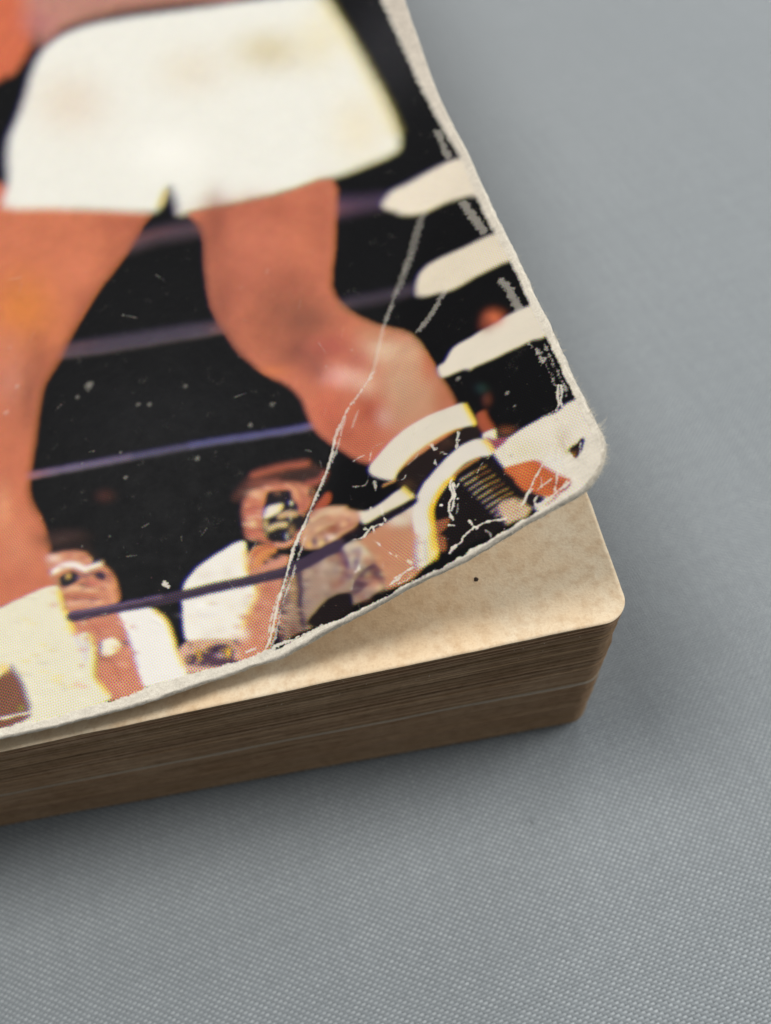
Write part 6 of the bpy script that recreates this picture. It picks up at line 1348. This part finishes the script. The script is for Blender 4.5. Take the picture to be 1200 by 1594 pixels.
def build_cover():
    def ramp_axis(segs):
        out = [0.0]
        for end, s0, s1 in segs:
            st = out[-1]
            while out[-1] < end:
                t = (out[-1] - st) / (end - st)
                out.append(out[-1] + s0 + (s1 - s0) * t)
        return np.array(out)
    p = ramp_axis([(2, 0.05, 0.06), (30, 0.06, 0.075), (55, 0.075, 0.1), (BW, 1.0, 2.0)])
    q = ramp_axis([(2, 0.05, 0.06), (20, 0.06, 0.075), (92, 0.075, 0.17), (BL, 1.0, 2.0)])
    P, Q = np.meshgrid(p, q, indexing='ij')
    NI, NJ = P.shape
    R = 3.0
    X = np.clip((R - P) / R, 0, 1); Y = np.clip((R - Q) / R, 0, 1)
    Pm = P + R * X * (1 - np.sqrt(1 - Y * Y / 2)); Qm = Q + R * Y * (1 - np.sqrt(1 - X * X / 2))
    te = np.array(TAIL_EDGE); fe = np.array(FORE_EDGE)
    tail = lambda a: np.interp(a, te[:, 0], te[:, 1])
    fore = lambda b: np.interp(b, fe[:, 1], fe[:, 0])
    fade_a = np.exp(-Pm / 8.0); fade_b = np.exp(-Qm / 8.0)
    A = Pm + (fore(Qm - TAILN) + FORE0) * fade_a - FORE0 + 0.07 * fbm(Q * 1.3, Q * 0 + 2, 3) * np.exp(-Pm / 0.6)
    B = Qm + (tail(Pm - FORE0) + TAILN) * fade_b - TAILN + 0.10 * fbm(P * 1.1, P * 0 + 5, 3) * np.exp(-Qm / 0.6)
    a = A.astype(np.float32); b = B.astype(np.float32)

    # --- ink
    img = np.empty((NI, NJ, 3), np.float32); img[:] = lin((14, 14, 16))
    def block(lo, hi, m):
        i0, i1 = np.searchsorted(p, [lo[0] + FORE0 - m - 1.2, hi[0] + FORE0 + m + 1.6]); j0, j1 = np.searchsorted(q, [lo[1] + TAILN - m - 1.2, hi[1] + TAILN + m + 1.6])
        return slice(max(i0, 0), max(i1, 0)), slice(max(j0, 0), max(j1, 0))
    a0, b0 = a, b
    a = a0 + 0.11 * fbm(a0 * 1.8, b0 * 1.8, 4, 71); b = b0 + 0.11 * fbm(a0 * 1.8, b0 * 1.8, 4, 75)
    nz1 = fbm(a * 2.2, b * 2.2, 4, 11)
    nz2 = fbm(a * 7, b * 7, 2, 4)
    for kind, pts, col, f, n, al, w in PRINT:
        c = lin(col).astype(np.float32)
        if kind == 'b':
            ctr = np.array(pts[0]); Mx = np.array([pts[1], pts[2]]).T
            ext = np.abs(Mx).sum(1) * 2.4
            s = block(ctr - ext, ctr + ext, 0)
            if a[s].size == 0: continue
            iv = np.linalg.inv(Mx)
            dx = a[s] - ctr[0]; dy = b[s] - ctr[1]
            r2 = (iv[0, 0] * dx + iv[0, 1] * dy) ** 2 + (iv[1, 0] * dx + iv[1, 1] * dy) ** 2
            m = al * np.exp(-r2 * 1.1) * np.clip(1.4 - r2 * 0.25, 0, 1)
        else:
            P_ = spline(pts, kind == 'p')
            if kind == 'p' : P_ = spline(pts, True)
            s = block(P_.min(0), P_.max(0), f + w)
            if a[s].size == 0: continue
            sd = seg_dist(a[s], b[s], P_, kind == 'p')
            if kind != 'p': sd = sd - w / 2
            sd = sd + n * 2.0 * nz1[s]
            t = np.clip(0.5 - sd / (2.4 * f * (1 + np.clip(b[s], 0, 80) / 40.0) + 0.03), 0, 1)
            m = al * t * t * (3 - 2 * t)
        if kind == 'm' or (kind == 'b' and w): m = m * np.clip(img[s].max(-1) / 0.10 - 0.25, 0, 1)
        img[s] += (c - img[s]) * np.clip(m, 0, 1)[..., None]
    a, b = a0, b0
    # tonal mottling of the old photograph
    mid = 1 - np.clip(img.mean(-1) * 1.15, 0, 1) ** 2
    img *= (1 + mid * (0.22 * fbm(a * 0.9, b * 0.9, 5, 21) + 0.16 * nz2))[..., None]
    lum = img.mean(-1, keepdims=True); skin = np.clip((img[..., :1] - img[..., 2:]) * 3, 0, 1)
    img *= 1 - 0.05 * skin * np.array([0.6, 1.0, 1.0], np.float32)
    for _ in range(3):                       # ink spread and the softness of the enlarged photograph
        img[1:-1] = 0.25 * img[:-2] + 0.5 * img[1:-1] + 0.25 * img[2:]
        img[:, 1:-1] = 0.25 * img[:, :-2] + 0.5 * img[:, 1:-1] + 0.25 * img[:, 2:]
    # the yellow plate is slightly out of register
    bl = img[..., 2].copy(); k, j = 3, 2
    bl[k:, j:] = bl[k:, j:] + (0.26 + 0.22 * (img[:-k, :-j, 2] < bl[k:, j:])) * (img[:-k, :-j, 2] - bl[k:, j:])
    fine = (P < 54) & (Q < 92)
    img[..., 2] = np.where(fine, bl, img[..., 2])

    # --- wear: bare card
    wear = np.zeros((NI, NJ), np.float32); rel = np.zeros((NI, NJ), np.float32)
    for pts, w, al, n, h, f in SCUFFS:
        P_ = spline(pts, False, 4)
        s = block(P_.min(0), P_.max(0), w + 0.5)
        if a[s].size == 0: continue
        sd = seg_dist(a[s], b[s], P_, False)
        rag = sd + n * 1.1 * (nz1[s] * 1.2 + nz2[s] * 0.9)
        t = np.clip(0.5 - (rag - w / 2) / (f + 0.03), 0, 1)
        wear[s] = np.maximum(wear[s], al * t)
        if h: rel[s] = np.maximum(rel[s], h * np.exp(-(sd / max(w * 0.8, 0.14)) ** 2))
    for x, y, r, al in NICKS:
        s = block(np.array((x, y)), np.array((x, y)), r * 2.5)
        d = np.hypot(a[s] - x, b[s] - y) / r
        rel[s] = rel[s] + 0.09 * r * np.exp(-d * d * 1.3)
        wear[s] = np.maximum(wear[s], al * 0.45 * np.clip(1.2 - d - 0.9 * nz1[s], 0, 1))
    # faint overall rubbing, more on the flap
    rub = np.clip((fbm(a * 1.1, b * 1.1, 4, 31) - 0.19) * 6, 0, 1) * np.clip(nz2 * 3 + .3, 0, 1)
    wear = np.maximum(wear, 0.03 * rub)
    dots = np.clip((vnoise(a * 4.1, b * 4.1, 77) - 0.955) * 30, 0, 1)
    wear = np.maximum(wear, 0.4 * dots * np.exp(-Q / 5.0))
    # tail and fore-edge rubbed to the card
    tw = 0.06 + 0.5 * np.clip(fbm(a * 0.5, a * 0 + 3, 4, 41) + 0.1, 0, 1) + 0.52 * np.clip((a - 19) / 8.0, 0, 1) + 0.25 * np.exp(-((a - 36) / 4.0) ** 2)
    edge = np.clip((tw + 0.34 * nz1 + 0.10 * nz2 - Qm) / 0.10, 0, 1)
    pb = np.array(PRINT_BORDER); o_ = np.argsort(pb[:, 1])
    bord = np.interp(b, pb[o_, 1], pb[o_, 0]) + FORE0 - 0.30
    fedge = np.clip((bord * (1 + 0.1 * nz1) + 0.13 * nz1 + 0.08 * nz2 - Pm) / (0.05 + 0.012 * np.clip(b, 0, 60)), 0, 1)
    bare = np.maximum(edge, fedge)
    wear = np.maximum(wear, bare)
    # scuffed corner
    cor = np.hypot(Pm - 1.0, Qm - 1.6)
    wear = np.maximum(wear, np.clip((1.9 - cor + 1.5 * nz1) * 2, 0, 0.75) * (img[..., 1] > 0.25))
    tone = np.array([0.85, 0.79, 0.68], np.float32)
    pap = tone * (1 + 0.22 * fbm(a * 1.4, b * 1.4, 4, 51) + 0.12 * nz2 + 0.16 * fbm(a * 1.2, b * 9, 2, 5))[..., None]
    gr = np.clip((b - 20) / 40, 0, 1)[..., None] * 0.28
    pap = pap * (1 - gr * np.array([0.9, 1.0, 1.0]) * fedge[..., None])
    img += (pap - img) * wear[..., None]
    img = np.clip(img, 0.004, 0.9)

    # --- shape
    N3 = sheet_normal(A, B)
    pos = sheet(A, B)
    wave = 0.10 * fbm(A * 0.11, B * 0.11, 3, 61) + 0.018 * fbm(A * 0.6, B * 0.6, 3, 63) + 0.010 * fbm(A * 2.5, B * 2.5, 2, 66)
    fuzz = 0.03 * (nz2 + nz1) * np.maximum(edge, fedge)
    pos = pos + N3 * (wave + rel * 0.8 + fuzz)[..., None]
    thick = 0.50

    idx = np.arange(NI * NJ).reshape(NI, NJ)
    faces = np.stack([idx[:-1, :-1], idx[:-1, 1:], idx[1:, 1:], idx[1:, :-1]], -1).reshape(-1, 4)
    # rolled rim along fore-edge and tail
    ring = np.concatenate([idx[0, ::-1], idx[1:, 0]])
    ra = A.ravel()[ring]; rb = B.ravel()[ring]
    base = pos.reshape(-1, 3)[ring]; rn = N3.reshape(-1, 3)[ring]
    tan = np.gradient(base, axis=0)
    ker = np.ones(9) / 9
    tan = np.stack([np.convolve(np.pad(tan[:, k], 4, mode='edge'), ker, 'valid') for k in range(3)], -1)
    out_d = np.cross(tan, rn); out_d /= np.linalg.norm(out_d, axis=1, keepdims=True) + 1e-9
    mid = len(ring) // 2
    if (out_d[: len(q) // 2] @ np.array([1.0, 0, 0])).mean() < 0: out_d = -out_d
    s_arc = np.concatenate([[0], np.cumsum(np.linalg.norm(np.diff(base, axis=0), axis=1))])
    K = 8
    rows_v = []; rows_c = []
    swell = 0.9 + 0.5 * (vnoise(s_arc * 0.5, s_arc * 0 + 1, 3)) 
    for k in range(1, K + 1):
        ph = math.pi * k / K
        rr = thick / 2 * swell * (1 + 0.5 * (vnoise(s_arc * 1.1, s_arc * 0 + k * 0.8, 9) - .5) + 0.3 * (vnoise(s_arc * 4, s_arc * 0 + k * 1.3, 10) - .5))
        v = base + out_d * (rr * 0.6 * math.sin(ph))[:, None] - rn * (thick / 2 * swell * (1 - math.cos(ph)))[:, None]
        rows_v.append(v)
        g = 0.70 + 0.45 * vnoise(s_arc * 1.2, s_arc * 0 + k * 2.2, 13) * vnoise(s_arc * 7, s_arc * 0 + k * 1.1, 14) + 0.12 * (vnoise(s_arc * 4, s_arc * 0 + k, 2) - .5)
        rows_c.append(np.stack([g * 0.92, g * 0.85, g * 0.73], -1))
    nb = NI * NJ; nr = len(ring)
    prev = ring; fr = []
    for k in range(K):
        cur = nb + k * nr + np.arange(nr)
        fr.append(np.stack([prev[:-1], prev[1:], cur[1:], cur[:-1]], -1)); prev = cur
    faces = np.concatenate([faces] + fr)
    V = np.concatenate([pos.reshape(-1, 3)] + rows_v) * MM
    C = np.concatenate([img.reshape(-1, 3)] + rows_c)
    Wr = np.concatenate([wear.ravel(), np.ones(K * nr)])
    UV = np.concatenate([np.stack([a.ravel(), b.ravel()], -1)] + [np.stack([ra, rb], -1)] * K)

    me = bpy.data.meshes.new('front_cover')
    me.vertices.add(len(V)); me.vertices.foreach_set('co', V.astype(np.float32).ravel())
    nf = len(faces)
    me.loops.add(nf * 4); me.loops.foreach_set('vertex_index', faces.astype(np.int32).ravel())
    me.polygons.add(nf); me.polygons.foreach_set('loop_start', np.arange(0, nf * 4, 4, dtype=np.int32))
    me.update(calc_edges=True)
    me.polygons.foreach_set('use_smooth', np.ones(nf, bool))
    ca = me.color_attributes.new('print', 'FLOAT_COLOR', 'POINT')
    ca.data.foreach_set('color', np.concatenate([np.clip(C, 0.003, .95), np.ones((len(C), 1))], 1).astype(np.float32).ravel())
    wa = me.attributes.new('wear', 'FLOAT', 'POINT'); wa.data.foreach_set('value', Wr.astype(np.float32))
    uvl = me.uv_layers.new(name='sheet'); uvl.data.foreach_set('uv', UV[faces.ravel()].astype(np.float32).ravel())
    me.materials.append(M_COVER)
    me.validate()
    cov = bpy.data.objects.new('front_cover', me); COL.objects.link(cov); cov.parent = BOOK
    cov['label'] = 'creased front cover printed with a boxer in white shorts, corner curled up'

    # inside face of the card
    si = np.unique(np.concatenate([np.arange(0, NI, 12), [NI - 1]])); sj = np.unique(np.concatenate([np.arange(0, NJ, 12), [NJ - 1]]))
    inner = (pos - N3 * thick * 0.98)[np.ix_(si, sj)] * MM
    ii = np.arange(len(si) * len(sj)).reshape(len(si), len(sj))
    fi = np.stack([ii[:-1, :-1], ii[1:, :-1], ii[1:, 1:], ii[:-1, 1:]], -1).reshape(-1, 4)
    mesh_obj('inner_face', inner.reshape(-1, 3), fi, M_LINING, cov, True)

    # --- frayed fibres along the rim
    Vh, Fh = [], []
    def hair(root, d, L, r, curl):
        k = 5; s0 = len(Vh); d = d / np.linalg.norm(d); x = root.copy()
        side = np.cross(d, np.array([0.3, 0.2, 0.9])); side /= np.linalg.norm(side); up_ = np.cross(side, d)
        for m in range(k):
            rr_ = r * (1 - 0.7 * m / (k - 1))
            for t in (0, 2.094, 4.189):
                Vh.append(tuple((x + (side * math.cos(t) + up_ * math.sin(t)) * rr_) * MM))
            d = d + curl * (L / k); d /= np.linalg.norm(d); x = x + d * L / k
        for m in range(k - 1):
            for t in range(3):
                u0 = s0 + m * 3 + t; u1 = s0 + m * 3 + (t + 1) % 3
                Fh.append((u0, u1, u1 + 3, u0 + 3))
    nfore = len(q)
    cdist = np.hypot(ra - 1.0, rb + 1.2)
    for _ in range(3200):
        i = random.randrange(20, nr - 20)
        on_tail = i > nfore
        wgt = math.exp(-cdist[i] / (9 if not on_tail else 7)) + (0.10 if on_tail and ra[i] < 50 else 0.03)
        if random.random() > wgt: continue
        ph = random.uniform(0.3, 2.6)
        root = base[i] + out_d[i] * (thick / 2 * 0.7 * math.sin(ph)) - rn[i] * thick / 2 * (1 - math.cos(ph))
        dirn = out_d[i] * math.sin(ph) + rn[i] * math.cos(ph) + np.array([random.gauss(0, .7), random.gauss(0, .7), random.gauss(0, .5)])
        hair(root, dirn, random.uniform(0.15, 0.5) * (1.2 if not on_tail else .8), random.uniform(0.009, 0.016), np.array([random.gauss(0, 1.2) for _ in range(3)]))
    # the loose tuft that sticks out at the corner
    i = int(np.argmin(np.hypot(ra + 0.3, rb - 0.55)))
    for dv, L in (((1, .25, .15), 1.7), ((1, .9, .2), 1.5), ((1, -.1, .1), 1.0), ((.9, .5, .4), 1.1), ((1, .1, -.2), .8)):
        hair(base[i] - rn[i] * 0.1, np.array(dv, float), L, 0.020, np.array([random.gauss(0, .5), random.gauss(0.1, .5), .1]))
    fz = mesh_obj('frayed_fibres', Vh, Fh, M_FUZZ, cov)
    tag(fz, 'pale paper fibres fraying from the cover edge', None, 'stuff')
    return cov
build_cover()

# ---------------------------------------------------------------- lint on the cloth
def build_lint(x, y, ang, L):
    V, F = [], []
    for k in range(7):
        t = k / 6
        cx = (t - 0.5) * L; cy = 0.10 * math.sin(t * 4.0); r = 0.045 * (1 - abs(t - 0.5) * 1.2)
        for w in range(5):
            g = w / 5 * 2 * math.pi
            V.append((cx * MM, (cy + r * math.cos(g)) * MM, (0.05 + r * math.sin(g)) * MM))
    for k in range(6):
        for w in range(5):
            F.append((k * 5 + w, k * 5 + (w + 1) % 5, k * 5 + 5 + (w + 1) % 5, k * 5 + 5 + w))
    o = mesh_obj('lint_fleck', V, F, M_LINT, None, True)
    o.location = (x * MM, y * MM, 0.0); o.rotation_euler = (0, 0, ang)
    tag(o, 'tiny dark fleck of lint on the grey cloth below the book', 'lint')
build_lint(8.45, 13.03, 1.9, 0.7)
